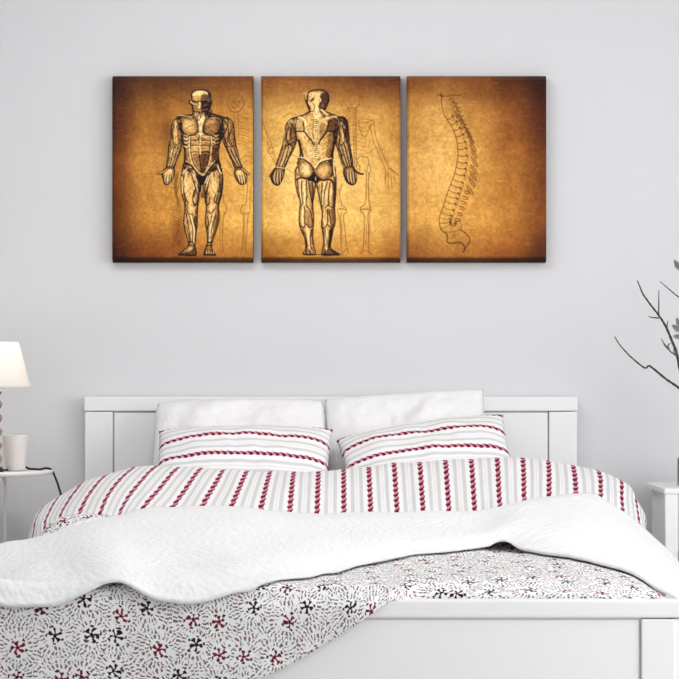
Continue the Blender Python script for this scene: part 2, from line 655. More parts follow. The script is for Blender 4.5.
rows = [duvet_row(.10, .52), duvet_row(.40, .585), duvet_row(.75, .60, zl=.63), duvet_row(.94, .61, zl=.672, e=.05), duvet_row(1.06, .608, zl=.655, e=.045), duvet_row(1.2, .595, zl=.600), duvet_row(1.5, .575, zl=.58), duvet_row(1.8, .562), duvet_row(1.97, .556)]
rows += [front_row(k) for k in (0.0, .12, .3, .5, .75, 1.0)]
Gd = loft(rows, 150, 190)
Ud, Vd = grid_uv(Gd)
dV = np.diff(Vd, axis=0)
hang = np.clip((Gd[1:, :, 2] * 0 + (np.arange(1, Gd.shape[0]) / Gd.shape[0])[:, None] - .585) / .05, 0, 1)
Vd = np.concatenate([Vd[:1], np.cumsum(dV * (.55 + .45 * hang), axis=0)], 0)      # the padded top is bunched up along the bed
Gd = wrinkle(Gd, 0.0065, 7.0, 3.3)
duvet = grid_mesh('duvet', Gd, (Ud, Vd), M['floral'], None, thick=0.012)
tag(duvet, 'white duvet with small dark red flower print hanging over the left of the footboard', 'duvet')

# striped underside of the duvet, turned down at the pillows
S1 = [Pt(*p) for p in [(26, 556, .78), (28, 538, .74), (36, 513, .68), (52, 501, .63), (85, 482, .58), (117, 471, .55), (146, 466, .55), (200, 468, .55), (250, 471, .55), (320, 471, .55), (389, 464, .55),
                       (450, 460, .55), (504, 458, .55), (519, 458, .55), (545, 461, .55), (573, 465, .55), (600, 471, .58), (614, 477, .6), (630, 486, .64), (638, 500, .68), (647, 519, .75), (645, 532, .8)]]
S2 = [Pt(*p) for p in [(24, 572, .95), (27, 548, .9), (36, 527, .86), (48, 515, .83), (72, 502, .81), (100, 492, .8), (130, 489, .8), (200, 490, .82), (320, 491, .82), (450, 489, .82), (520, 485, .82),
                       (570, 487, .82), (605, 494, .85), (625, 505, .88), (642, 524, .92), (648, 545, .95)]]
S3 = [Pt(*p) for p in [(24, 590, 1.07), (29, 570, 1.06), (36, 555, 1.05), (46, 546, 1.05), (53, 537, 1.03), (59, 524, .99), (69, 514.5, .96), (85, 509, .96), (100, 509, .97), (117, 514, 1.0), (150, 518, 1.08), (240, 519, 1.1), (320, 521, 1.1),
                       (400, 520, 1.1), (480, 520, 1.1), (540, 512, 1.05), (585, 508, 1.02), (610, 520, 1.05), (640, 545, 1.1), (652, 572, 1.15)]]
S2 = [(p[0], p[1], p[2] - .004) for p in S2]
S3 = [(p[0], p[1], p[2] - .013) for p in S3]
S0 = [(p[0], p[1] + .10, p[2] - .045) for p in S1]
Sb = [(p[0], p[1] + .20, p[2] - .13) for p in S1]
Gs = loft([Sb, S0, S1, S2, S3], 200, 70)
Us, Vs = grid_uv(Gs)
Us = Us + np.where(Us < 0, .23, .07) * np.clip((np.abs(Us) - .12) / .5, 0, 1) ** 1.2 * (Vs - .45)      # the cloth lies a little askew
Gs = wrinkle(Gs, 0.0045, 9.0, 8.1, stretch=(1.6, .7, .7))
fold = grid_mesh('turned_down_fold', Gs, (Us, Vs), M['stripes'], duvet, thick=0.014)
fold['label'] = 'striped underside folded back at the pillows'

# ------------------------------------------------------------------ white bedspread laid across the bed
B0 = [Pt(*p) for p in [(-40, 590, 1.40), (-20, 556, 1.33), (0, 547, 1.27), (25, 541, 1.2), (52, 534, 1.14), (85, 525, 1.08), (117, 518, 1.04), (150, 511, 1.0), (240, 510, 1.0), (306, 515, 1.04), (400, 513, 1.04), (482, 513, 1.03), (540, 498, .96),
                       (589, 493, .92), (606, 502, .94), (630, 518, .98), (652, 536, 1.03), (679, 564, 1.1), (694, 590, 1.16), (700, 620, 1.2)]]
B4 = [Pt(*p) for p in [(-60, 640, 2.06), (-40, 614, 2.10), (-10, 606, 2.145), (12, 608, 2.15), (47, 607, 2.15), (60, 604, 2.15), (80, 594, 2.145), (100, 583, 2.135), (112, 580.5, 2.13), (125, 582, 2.135), (150, 596, 2.148), (170, 601, 2.15), (190, 603, 2.15),
                       (215, 599, 2.14), (240, 592, 2.12), (275, 590, 2.08), (300, 585, 2.0), (330, 578, 1.88), (360, 569, 1.72), (400, 560, 1.57), (440, 556, 1.48), (480, 551, 1.40), (501, 540, 1.37), (520, 550, 1.42), (545, 560, 1.5), (580, 570, 1.6),
                       (620, 581, 1.70), (650, 588, 1.77), (668, 593, 1.81), (690, 608, 1.86), (704, 640, 1.9)]]


def lerp_rows(A, B, k, lift):
    a, b = resample(A, 60), resample(B, 60)
    # match by x so that the cloth is not sheared
    g = a * (1 - k) + b * k
    w = np.clip(1 - np.abs((g[:, 0] - X0) / .95) ** 4, 0, 1)
    g[:, 2] += lift * w
    return g.tolist()


Gq = loft([B0, lerp_rows(B0, B4, .12, .014), lerp_rows(B0, B4, .3, .02), lerp_rows(B0, B4, .5, .024), lerp_rows(B0, B4, .72, .03), lerp_rows(B0, B4, .90, .026), B4], 200, 110)
Gq = wrinkle(Gq, 0.010, 4.2, 21.7, stretch=(1, 1, .6), octaves=3)
bvh = grid_bvh(Gd, Gs)
for it in range(4):
    for j in range(Gq.shape[0]):
        for i in range(Gq.shape[1]):
            p = Gq[j, i]
            h = bvh.ray_cast(Vector((p[0], p[1], 1.3)), Vector((0, 0, -1)))
            if h[0] is not None and p[2] < h[0].z + .010 and abs(h[1].z) > 0.35:
                p[2] = h[0].z + .010
            v = Vector(p)
            loc, nr, ix, ds = bvh.find_nearest(v)
            d = (v - loc).dot(nr)
            if d < .0095 and ds < .12:
                v += nr * (.0095 - d)
                Gq[j, i] = v
    if it < 3:
        Gq = smooth_grid(Gq, 7, .6)
Uq, Vq = grid_uv(Gq)
quilt = grid_mesh('bedspread', Gq, (Uq, Vq), M['quilt'], None, thick=0.008, offset=0.0)
tag(quilt, 'plain white quilted bedspread lying folded across the middle of the bed', 'bedspread')


# ------------------------------------------------------------------ pillows
def pillow(name, corners, th, material, label, group, seed, pinch=.05, wr=.006, along_v=True, back=.8, rnd=0.0):
    """corners: BL, BR, TR, TL points"""
    BL, BR, TR, TL = [Vector(c) for c in corners]
    n, m_ = 64, 48
    A = np.linspace(-1, 1, n)
    B = np.linspace(-1, 1, m_)
    W = ((BR - BL).length + (TR - TL).length) / 2
    H = ((TL - BL).length + (TR - BR).length) / 2
    nrm = ((BR - BL).cross(TL - BL)).normalized()
    if nrm.y > 0:
        nrm = -nrm
    vs, uvs = [], []
    for side in (1, -1):
        for b in B:
            for a in A:
                aa = a * (1 - pinch * (1 - b * b) * abs(a) ** 3)
                bb = b * (1 - pinch * 1.2 * (1 - a * a) * abs(b) ** 3)
                aa, bb = aa * math.sqrt(1 - rnd * b * b * b * b), bb * math.sqrt(1 - rnd * a * a * a * a)
                s, t = (aa + 1) / 2, (bb + 1) / 2
                p = (BL * (1 - s) + BR * s) * (1 - t) + (TL * (1 - s) + TR * s) * t
                e = max(0.0, (1 - abs(a) ** 2.6)) * max(0.0, (1 - abs(b) ** 2.4))
                d = th * 0.5 * e ** 0.52 * (1.0 if side > 0 else back)
                wv = fbm((a * 2.3 + seed, b * 2.3 * H / W + seed, side * 3.0), 3) * wr * (0.25 + e)
                # puckers running in from the seam
                wv += 0.003 * math.sin(a * 21 + seed + 2 * noise.noise(Vector((a * 3, seed, 0)))) * (abs(b) ** 4) * e ** .3
                vs.append(p + nrm * side * (d + wv * e ** .25))
                uvs.append((a * W / 2, b * H / 2))
    bm = bmesh.new()
    uvl = bm.loops.layers.uv.new('UVMap')
    bv = [bm.verts.new(v) for v in vs]
    N = n * m_
    for sd in range(2):
        for j in range(m_ - 1):
            for i in range(n - 1):
                q = [sd * N + j * n + i, sd * N + j * n + i + 1, sd * N + (j + 1) * n + i + 1, sd * N + (j + 1) * n + i]
                if sd:
                    q.reverse()
                f = bm.faces.new([bv[k] for k in q])
                for lp, k in zip(f.loops, q):
                    lp[uvl].uv = uvs[k]
    bmesh.ops.remove_doubles(bm, verts=bm.verts, dist=0.0012)
    bmesh.ops.recalc_face_normals(bm, faces=bm.faces)
    o = obj(name, bm, material, None, True)
    return tag(o, label, 'pillow', group)


def PC(*a):
    return [Pt(*p) for p in a]


WP, SPG = 'plain white pillows at the headboard', 'striped cushions in front of the pillows'
pillow('pillow', PC((150, 484, .27), (328, 484, .27), (326, 399, .10), (154, 402, .10)), .15, M['sheet'],
       'plain white pillow against the headboard behind the level striped cushion', WP, 1.3, pinch=.02, wr=.024, rnd=.10)
pillow('pillow', PC((326, 486, .26), (489, 482, .26), (485, 388, .09), (323, 399, .09)), .15, M['sheet'],
       'plain white pillow against the headboard behind the tilted striped cushion', WP, 5.9, pinch=.03, wr=.024, rnd=.05)
ms1 = stripe_material('red_braided_cushion_stripes', 0.092, 0.036, along='y', width=0.016)
ms2 = stripe_material('red_braided_tilted_cushion_stripes', 0.090, 0.036, along='y', width=0.016)
pillow('cushion', PC((155, 483, .50), (328, 486, .50), (333, 429, .28), (159, 431, .28)), .13, ms1,
       'long cushion with level red braided stripes, standing beside the empty left headboard panel', SPG, 9.2, pinch=.02, wr=.011)
pillow('cushion', PC((349, 486, .49), (515, 474, .50), (503, 414, .26), (336, 440, .28)), .13, ms2,
       'long cushion with red braided stripes tilted up towards its right end', SPG, 12.4, pinch=.02, wr=.011)

# ------------------------------------------------------------------ bedside table, lamp, pot (left)
zt = 0.7615
TX, TY, TR_ = -1.147, -0.33, 0.212
st = empty('side_table', (TX, TY, 0), 'small round white metal tray table left of the bed', 'table')
bm = bmesh.new()
add_lathe(bm, TX, TY, [(0.0, zt - .014), (.203, zt - .014), (TR_ - .002, zt - .012), (TR_, zt - .004), (TR_, zt + .001), (TR_ - .004, zt + .002), (TR_ - .008, zt - .003), (0.0, zt - .004)], 72)
obj('tabletop', bm, M['white_metal'], st, True)
for ang in (-72, 81, 184):
    a = math.radians(ang)
    ca, sa = math.cos(a), math.sin(a)
    pts = [(TX + ca * .08, TY + sa * .08, zt - .020)]
    for k in range(9):
        q = k / 8 * PI / 2
        pts.append((TX + ca * (.14 + .05 * math.sin(q)), TY + sa * (.14 + .05 * math.sin(q)), zt - .020 - .05 * (1 - math.cos(q))))
    pts.append((TX + ca * .19, TY + sa * .19, .40))
    pts.append((TX + ca * .195, TY + sa * .195, .004))
    obj('leg', add_tube(bmesh.new(), pts, .0065, 12), M['white_metal'], st, True)

LX, LY = -1.122, -.415
zl = zt - .003
lamp = empty('table_lamp', (LX, LY, zl), 'table lamp with cream cone shade and twisted silvery brown column', 'lamp')
zs0, zs1 = P(0, 387.5, LY)[2], P(0, 342, LY)[2]
rs0 = P(30.6, 387, LY)[0] - LX
rs1 = P(18.5, 342, LY)[0] - LX
bm = bmesh.new()
prof = [(rs0, zs0), (rs0 + .0015, zs0 + .004)] + [(rs0 + (rs1 - rs0) * k / 8, zs0 + (zs1 - zs0) * k / 8) for k in range(1, 8)] + [(rs1 + .001, zs1 - .006), (rs1, zs1)]
n = 64
outer = []
bm2 = bmesh.new()
rings = []
for r, z in prof + [(r - .003, z) for r, z in reversed(prof)]:
    rings.append([bm2.verts.new((LX + r * math.cos(2 * PI * k / n), LY + r * math.sin(2 * PI * k / n), z)) for k in range(n)])
for r0, r1 in zip(rings, rings[1:] + rings[:1]):
    for k in range(n):
        bm2.faces.new((r0[k], r0[(k + 1) % n], r1[(k + 1) % n], r1[k]))
bm.free()
shade = obj('lamp_shade', bm2, M['shade'], lamp, True)
rc = .0305


def twist(a, z, r):
    return r * (1 + .17 * math.cos(a + (z - zl) * 2 * PI / .044) + .03 * math.sin(2 * a))


ztop = zs0 + .012
prof = [(.016, zl + .022)] + [(rc, zl + .028 + (ztop - .026 - zl - .028) * k / 70) for k in range(71)] + [(.014, ztop - .020)]
obj('column', add_lathe(bmesh.new(), LX, LY, prof, 36, twist), M['mercury'], lamp, True)
obj('foot', add_lathe(bmesh.new(), LX, LY, [(.040, zl + .0005), (.042, zl + .008), (.036, zl + .016), (.02, zl + .023), (.0, zl + .024)], 40), M['dark_metal'], lamp, True)
obj('lamp_neck', add_lathe(bmesh.new(), LX, LY, [(.014, ztop - .022), (.020, ztop - .016), (.020, ztop - .004), (.012, ztop), (.012, ztop + .04), (0, ztop + .041)], 24), M['dark_metal'], lamp, True)
obj('bulb', add_lathe(bmesh.new(), LX, LY, [(.012, ztop + .041), (.018, ztop + .055), (.026, ztop + .075), (.024, ztop + .095), (.010, ztop + .108), (0, ztop + .110)], 24), M['pot'], lamp, True)
bm = bmesh.new()
for k in range(3):
    a = 2 * PI * k / 3
    zz = ztop + .04
    add_tube(bm, [(LX + .010 * math.cos(a), LY + .010 * math.sin(a), zz), (LX + (rs0 - .012) * math.cos(a), LY + (rs0 - .012) * math.sin(a), zz)], .0015, 6)
obj('shade_ring', bm, M['dark_metal'], lamp)
pl = bpy.data.lights.new('lamp_bulb_light', 'POINT')
pl.energy = 2.2
pl.color = (1.0, .87, .74)
pl.shadow_soft_size = .03
po = bpy.data.objects.new('lamp_bulb_light', pl)
po.location = (LX, LY, ztop + .085)
COL.objects.link(po)
# cord: round behind the pot, over the table's edge, down behind the bedding
cy = -.20
cpts = [(LX + .02, LY + .038, zl + .006), (LX + .03, LY + .10, zl + .004), (LX + .06, -.225, zl + .004), P(25, 467, cy), P(29, 469.5, cy), P(34, 471.2, cy - .02), P(40, 469.5, cy - .05), P(46, 468.2, cy - .08), P(51.5, 471, cy - .10), P(55.5, 478, cy - .12), P(59, 488, cy - .14),
        P(61, 497, cy - .14), P(60, 512, cy - .12), P(56, 540, cy - .06), P(52, 590, cy + .05), P(50, 650, cy + .1)]
cpts = [(x, y, max(z, zl + .0035) if (x - TX) ** 2 + (y - TY) ** 2 < (TR_ + .004) ** 2 else z) for x, y, z in cpts]
obj('cord', add_tube(bmesh.new(), dense(cpts, 8).tolist(), .0036, 8), M['cord'], lamp, True)

PX, PY = P(15.3, 0, -.275)[0], -.275
zp1 = P(0, 435, PY)[2]
prof = [(.030, zl + .001), (.0325, zl + .003), (.0425, zp1 - .003), (.0425, zp1), (.0400, zp1), (.0385, zp1 - .006), (.031, zl + .008), (0, zl + .008)]
pot = obj('flower_pot', add_lathe(bmesh.new(), PX, PY, prof, 56), M['pot'], None, True)
tag(pot, 'plain white tapered ceramic pot on the round tray table beside the lamp', 'pot')

# ------------------------------------------------------------------ nightstand, vase and branches (right)
NX0, NX1, NYB, NYF, NZ = 1.029, 1.49, -.07, -.535, .712
ns = empty('nightstand', ((NX0 + NX1) / 2, (NYB + NYF) / 2, 0), 'white painted wooden nightstand right of the bed', 'nightstand')
obj('tabletop', box(NX0, NX1, NYF, NYB, NZ - .017, NZ, .003), M['white_wood'], ns)
for (a, b_) in ((NX0 + .003, NX0 + .044), (NX1 - .044, NX1 - .003)):
    for (c, d) in ((NYF + .003, NYF + .045), (NYB - .045, NYB - .003)):
        ins = .022 if c > -.3 and a < 1.2 else 0
        obj('leg', box(a + ins, b_ + ins, c, d, 0, NZ - .0172, .003), M['white_wood'], ns)
for x in (NX0 + .028, NX1 - .045):
    obj('side_panel', box(x, x + .016, NYF + .0455, NYB - .0455, .12, NZ - .0172, .001), M['white_wood'], ns)
obj('back_panel', box(NX0 + .07, NX1 - .046, NYB - .02, NYB - .008, .12, NZ - .0172, .001), M['white_wood'], ns)
dr = obj('drawer', box(NX0 + .046, NX1 - .046, NYF + .008, NYF + .026, NZ - .20, NZ - .020, .003), M['white_wood'], ns)
obj('knob', add_lathe(bmesh.new(), 0, 0, [(.006, 0), (.006, .012), (.014, .018), (.014, .026), (0, .03)], 20), M['dark_metal'], dr, True)
kb = dr.children[0]
kb.matrix_parent_inverse.identity()
kb.rotation_euler = (PI / 2, 0, 0)
kb.location = ((NX0 + NX1) / 2, NYF + .008, NZ - .11)
obj('shelf', box(NX0 + .046, NX1 - .046, NYF + .03, NYB - .022, .20, .218, .002), M['white_wood'], ns)

VX, VY = 1.168, -.33
r_v = VX - P(677.4, 0, VY)[0]
zv1 = P(0, 457.5, VY)[2]
vase = obj('vase', add_lathe(bmesh.new(), VX, VY, [(r_v - .004, NZ + .0005), (r_v, NZ + .004), (r_v, zv1 - .002), (r_v - .002, zv1), (r_v - .004, zv1 - .002), (r_v - .004, NZ + .012), (0, NZ + .012)], 48), M['glass'], None, True)
tag(vase, 'clear grey glass vase holding bare branches on the nightstand', 'vase')


def branch(label, main, twigs, rad, leaves=()):
    o = empty('branch', (VX, VY, NZ + .013), label, 'branch', 'bare branches in the vase')
    d = dense(main, 8)
    rads = [rad * (1 - .72 * k / (len(d) - 1)) * (1 + .12 * math.sin(k * 1.7)) for k in range(len(d))]
    obj('stem', add_tube(bmesh.new(), d.tolist(), rads, 8), M['bark'], o, True)
    for tw in twigs:
        d = dense(tw, 6)
        obj('twig', add_tube(bmesh.new(), d.tolist(), [rad * .42 * (1 - .5 * k / (len(d) - 1)) for k in range(len(d))], 7), M['bark'], o, True)
    for (p, dirv, L, w) in leaves:
        p, dirv = Vector(p), Vector(dirv).normalized()
        sd = dirv.cross(Vector((.2, 1, .1))).normalized()
        nn = dirv.cross(sd)
        bm = bmesh.new()
        rowsl = []
        for k in range(9):
            q = k / 8
            hw = w * math.sin(PI * q ** .8) ** .8 + .0003
            c = p + dirv * L * q + nn * .12 * L * math.sin(PI * q)
            rowsl.append([bm.verts.new(c + sd * hw * e + nn * (.25 * hw * abs(e))) for e in (-1, -.5, 0, .5, 1)])
        for a_, b2 in zip(rowsl, rowsl[1:]):
            for k in range(4):
                bm.faces.new((a_[k], a_[k + 1], b2[k + 1], b2[k]))
        bmesh.ops.solidify(bm, geom=bm.faces[:], thickness=.0012)
        obj('leaf', bm, M['bud'], o, True)
    return o


zb = NZ + .016
branch('bare branch from the vase sweeping lowest and farthest left',
       [(VX + .012, VY, zb), (VX + .02, VY, NZ + .12), P(700, 405, -.32), P(679, 388, -.30), P(666, 379, -.28), P(652, 367.5, -.27), P(648.5, 366, -.265), P(644, 367.5, -.26), P(630, 356, -.25), P(620, 345, -.24), P(614.5, 336.5, -.235)], [
           [P(679, 388, -.30), P(683, 372, -.31), P(688, 362, -.32)]], .0056)
branch('bare branch with short side twigs reaching steeply up from the vase',
       [(VX - .01, VY - .01, zb), (VX, VY - .01, NZ + .12), P(689, 415, -.36), P(681, 375, -.38), P(676.5, 353, -.39), P(672, 341, -.40), P(665.5, 326, -.41), P(658.5, 315, -.42), P(650, 304, -.43), P(643, 294, -.44), P(640, 287, -.445), P(637.3, 280.5, -.45)],
       [[P(658.5, 315, -.42), P(658.8, 302, -.425), P(658.8, 290, -.43)], [P(659, 318, -.42), P(653, 317.5, -.42), P(648.5, 316.5, -.42)],
        [P(677, 356, -.39), P(670, 351, -.40), P(664.5, 344, -.41), P(661, 338.5, -.415)], [P(668, 331.5, -.41), P(667, 326, -.40), P(668, 321, -.40)], [P(669, 349, -.40), P(668, 345, -.40), P(671, 343.5, -.40)]], .0062,
       [(P(677, 356, -.39), (-.2, 0, .7), .035, .007), (P(670, 350, -.40), (-.7, 0, .6), .03, .003)])
branch('bare branch at the right edge of the photo curving over the steep one',
       [(VX + .006, VY + .02, zb), (VX + .02, VY + .02, NZ + .12), P(702, 400, -.30), P(704, 350, -.28), P(696, 312, -.26), P(686, 300, -.25), P(678, 296.5, -.245), P(670, 290, -.24), P(660, 281.5, -.23)], [
           [P(699, 320, -.27), P(690, 290, -.28), P(680, 270, -.29), P(675.5, 263, -.295)], [P(703, 350, -.28), P(690, 338, -.30), P(679, 331, -.31)]], .0050,
       [(P(680, 270, -.29), (-.5, 0, .9), .04, .009), (P(681, 331, -.31), (-.8, 0, .55), .036, .010), (P(682, 337, -.31), (-.9, 0, .1), .03, .008), (P(680, 326, -.31), (-.4, 0, .9), .03, .007)])

# ------------------------------------------------------------------ three printed canvases: sepia anatomy drawings
class Print:
    """a sepia drawing worked out on a fine grid, coordinates in photo pixels"""

    def __init__(s, x0, y0, x1, y1, R=2.0):
        s.x0, s.y0, s.x1, s.y1, s.R = x0, y0, x1, y1, R
        s.nx, s.ny = int((x1 - x0) * R) + 1, int((y1 - y0) * R) + 1
        s.X, s.Y = np.meshgrid(np.linspace(x0, x1, s.nx), np.linspace(y0, y1, s.ny))
        s.img = np.zeros((s.ny, s.nx, 3))

    def ground(s, table, seed, streak=1.0):
        t = np.array(table, float) / 255
        gy = np.linspace(0, t.shape[0] - 1, s.ny)
        gx = np.linspace(0, t.shape[1] - 1, s.nx)
        cols = np.stack([resample_lin(t[:, :, c], gy, gx) for c in range(3)], -1)
        rng = np.random.RandomState(seed)

        def vn(fx, fy):
            g = rng.rand(int(fy) + 2, int(fx) + 2)
            return resample_lin(g, np.linspace(0, fy, s.ny), np.linspace(0, fx, s.nx)) - .5
        nz = .30 * vn(6, 9) + .28 * vn(22, 18) + .30 * vn(55, 50) + .34 * vn(90, 110) + .34 * vn(120, 160)
        st = streak * (.3 * vn(14, 70) + .3 * vn(40, 120))
        f = 1 + .30 * nz + .15 * st
        s.img = np.clip(cols * f[..., None] ** np.array([.85, 1.0, 1.25]), 0, 1)
        for _ in range(260):                      # pale scratches of the old paper
            cx, cy = rng.uniform(s.x0, s.x1), rng.uniform(s.y0, s.y1)
            L, th = rng.uniform(2, 11), rng.uniform(-.3, .3)
            s.stroke([(cx, cy), (cx + L * math.cos(th), cy + L * math.sin(th))], .5, (236, 204, 140), rng.uniform(.05, .22), curve=False)

    def _box(s, xs, ys, pad):
        i0 = max(0, int((min(xs) - pad - s.x0) * s.R)); i1 = min(s.nx, int((max(xs) + pad - s.x0) * s.R) + 2)
        j0 = max(0, int((min(ys) - pad - s.y0) * s.R)); j1 = min(s.ny, int((max(ys) + pad - s.y0) * s.R) + 2)
        return (slice(j0, j1), slice(i0, i1)) if i1 > i0 and j1 > j0 else None

    def _put(s, sl, a, col):
        c = np.array(col, float) / 255
        s.img[sl] = s.img[sl] * (1 - a[..., None]) + c * a[..., None]

    def _dist(s, sl, p):
        X, Y_ = s.X[sl], s.Y[sl]
        D = np.full(X.shape, 1e9)
        for (ax, ay), (bx, by) in zip(p[:-1], p[1:]):
            dx, dy = bx - ax, by - ay
            t = np.clip(((X - ax) * dx + (Y_ - ay) * dy) / (dx * dx + dy * dy + 1e-12), 0, 1)
            D = np.minimum(D, (X - ax - t * dx) ** 2 + (Y_ - ay - t * dy) ** 2)
        return np.sqrt(D)

    def stroke(s, pts, w, col, a=1.0, curve=True, soft=.35):
        p = dense(pts, 5) if curve and len(pts) > 2 else np.array(pts, float)
        sl = s._box(p[:, 0], p[:, 1], w + 1.5)
        if sl is None:
            return
        D = s._dist(sl, p)
        s._put(sl, np.clip((w / 2 + soft - D) / (2 * soft), 0, 1) * a, col)

    def mask(s, pts, curve=True, soft=.4):
        p = dense(list(pts) + [pts[0]], 5) if curve else np.array(list(pts) + [pts[0]], float)
        sl = s._box(p[:, 0], p[:, 1], 2)
        if sl is None:
            return None, None, None
        X, Y_ = s.X[sl], s.Y[sl]
        ins = np.zeros(X.shape, bool)
        for (ax, ay), (bx, by) in zip(p[:-1], p[1:]):
            if ay == by:
                continue
            c = (ay > Y_) != (by > Y_)
            ins ^= c & (X < (bx - ax) * (Y_ - ay) / (by - ay) + ax)
        D = s._dist(sl, p) * np.where(ins, 1, -1)
        return sl, np.clip((D + soft) / (2 * soft), 0, 1), D

    def fill(s, pts, col, a=1.0, curve=True, soft=.4):
        sl, m, D = s.mask(pts, curve, soft)
        if sl is not None:
            s._put(sl, m * a, col)

    def solid(s, pts, lightc, darkc, rim, a=1.0, curve=True, side=0.0):
        """shape shaded from a dark rim to a light middle"""
        sl, m, D = s.mask(pts, curve)
        if sl is None:
            return
        k = np.clip(D / rim, 0, 1) ** .8
        if side:
            X = s.X[sl]
            k = np.clip(k - side * (X - X.mean()) / (X.max() - X.min() + 1e-6), 0, 1)
        c = (np.array(darkc, float)[None, None] * (1 - k[..., None]) + np.array(lightc, float)[None, None] * k[..., None]) / 255
        am = (m * a)[..., None]
        s.img[sl] = s.img[sl] * (1 - am) + c * am

    def hatch(s, pts, n, ang, seed, dark=.5, light=.4, L=4.0):
        """pen strokes inside a shape, dark and light, mostly along ang"""
        rng = np.random.RandomState(seed)
        q = np.array(pts, float)
        x0, y0, x1, y1 = q[:, 0].min(), q[:, 1].min(), q[:, 0].max(), q[:, 1].max()
        cnt = 0
        while cnt < n:
            x, y = rng.uniform(x0, x1), rng.uniform(y0, y1)
            ins = False
            for (ax, ay), (bx, by) in zip(q, np.roll(q, -1, 0)):
                if (ay > y) != (by > y) and x < (bx - ax) * (y - ay) / (by - ay) + ax:
                    ins = not ins
            cnt += 1
            if not ins:
                continue
            a = ang + rng.normal(0, .35)
            l_ = L * rng.uniform(.4, 1.1) / 2
            c = ((x - math.cos(a) * l_, y - math.sin(a) * l_), (x + rng.uniform(-.5, .5), y), (x + math.cos(a) * l_, y + math.sin(a) * l_))
            right = (x - x0) / (x1 - x0)
            if rng.rand() < .45 + .3 * right:
                s.stroke(c, rng.uniform(.4, .9), INK, dark * rng.uniform(.4, 1))
            else:
                s.stroke(c, rng.uniform(.4, .9), HI, light * rng.uniform(.4, 1))

    def glow(s, cx, cy, rx, ry, col, a, rot=0.0):
        sl = s._box([cx - 2 * max(rx, ry), cx + 2 * max(rx, ry)], [cy - 2 * max(rx, ry), cy + 2 * max(rx, ry)], 0)
        if sl is None:
            return
        X, Y_ = s.X[sl] - cx, s.Y[sl] - cy
        c, n = math.cos(rot), math.sin(rot)
        u, v = (X * c + Y_ * n) / rx, (-X * n + Y_ * c) / ry
        s._put(sl, np.exp(-(u * u + v * v) * 1.4) * a, col)


def resample_lin(g, gy, gx):
    j = np.clip(gy.astype(int), 0, g.shape[0] - 2)
    i = np.clip(gx.astype(int), 0, g.shape[1] - 2)
    fy, fx = (gy - j)[:, None], (gx - i)[None]
    fy, fx = fy * fy * (3 - 2 * fy), fx * fx * (3 - 2 * fx)
    a = g[j][:, i] * (1 - fx) + g[j][:, i + 1] * fx
    b_ = g[j + 1][:, i] * (1 - fx) + g[j + 1][:, i + 1] * fx
    return a * (1 - fy) + b_ * fy


INK, DEEP, SH, MID, LT, HI = (38, 18, 10), (74, 42, 22), (126, 84, 44), (196, 150, 88), (228, 190, 124), (252, 232, 178)


def T(ox, oy, s):
    return lambda *p: [(ox + p[k] / s, oy + p[k + 1] / s) for k in range(0, len(p), 2)]


K = 6.785
FA, FB = T(150, 80, K), T(195, 80, K)          # front figure: upper left, upper right
FC, FD = T(150, 165, K), T(195, 165, K)        # lower left, lower right
Z1, Z2, Z3 = T(180, 85, 16.17), T(180, 120, 16.17), T(180, 155, 16.17)
BA, BB = T(262, 80, K), T(320, 80, K)          # back figure
BC, BD = T(262, 165, K), T(320, 165, K)
Z4, Z5, Z6 = T(298, 85, 16.17), T(298, 120, 16.17), T(298, 150, 16.17)
SA, SB = T(430, 85, K), T(430, 165, K)         # spine


def skeleton_sketch(p, col, parts):
    for pts, w, a in parts:
        p.stroke(pts, w, col, a)


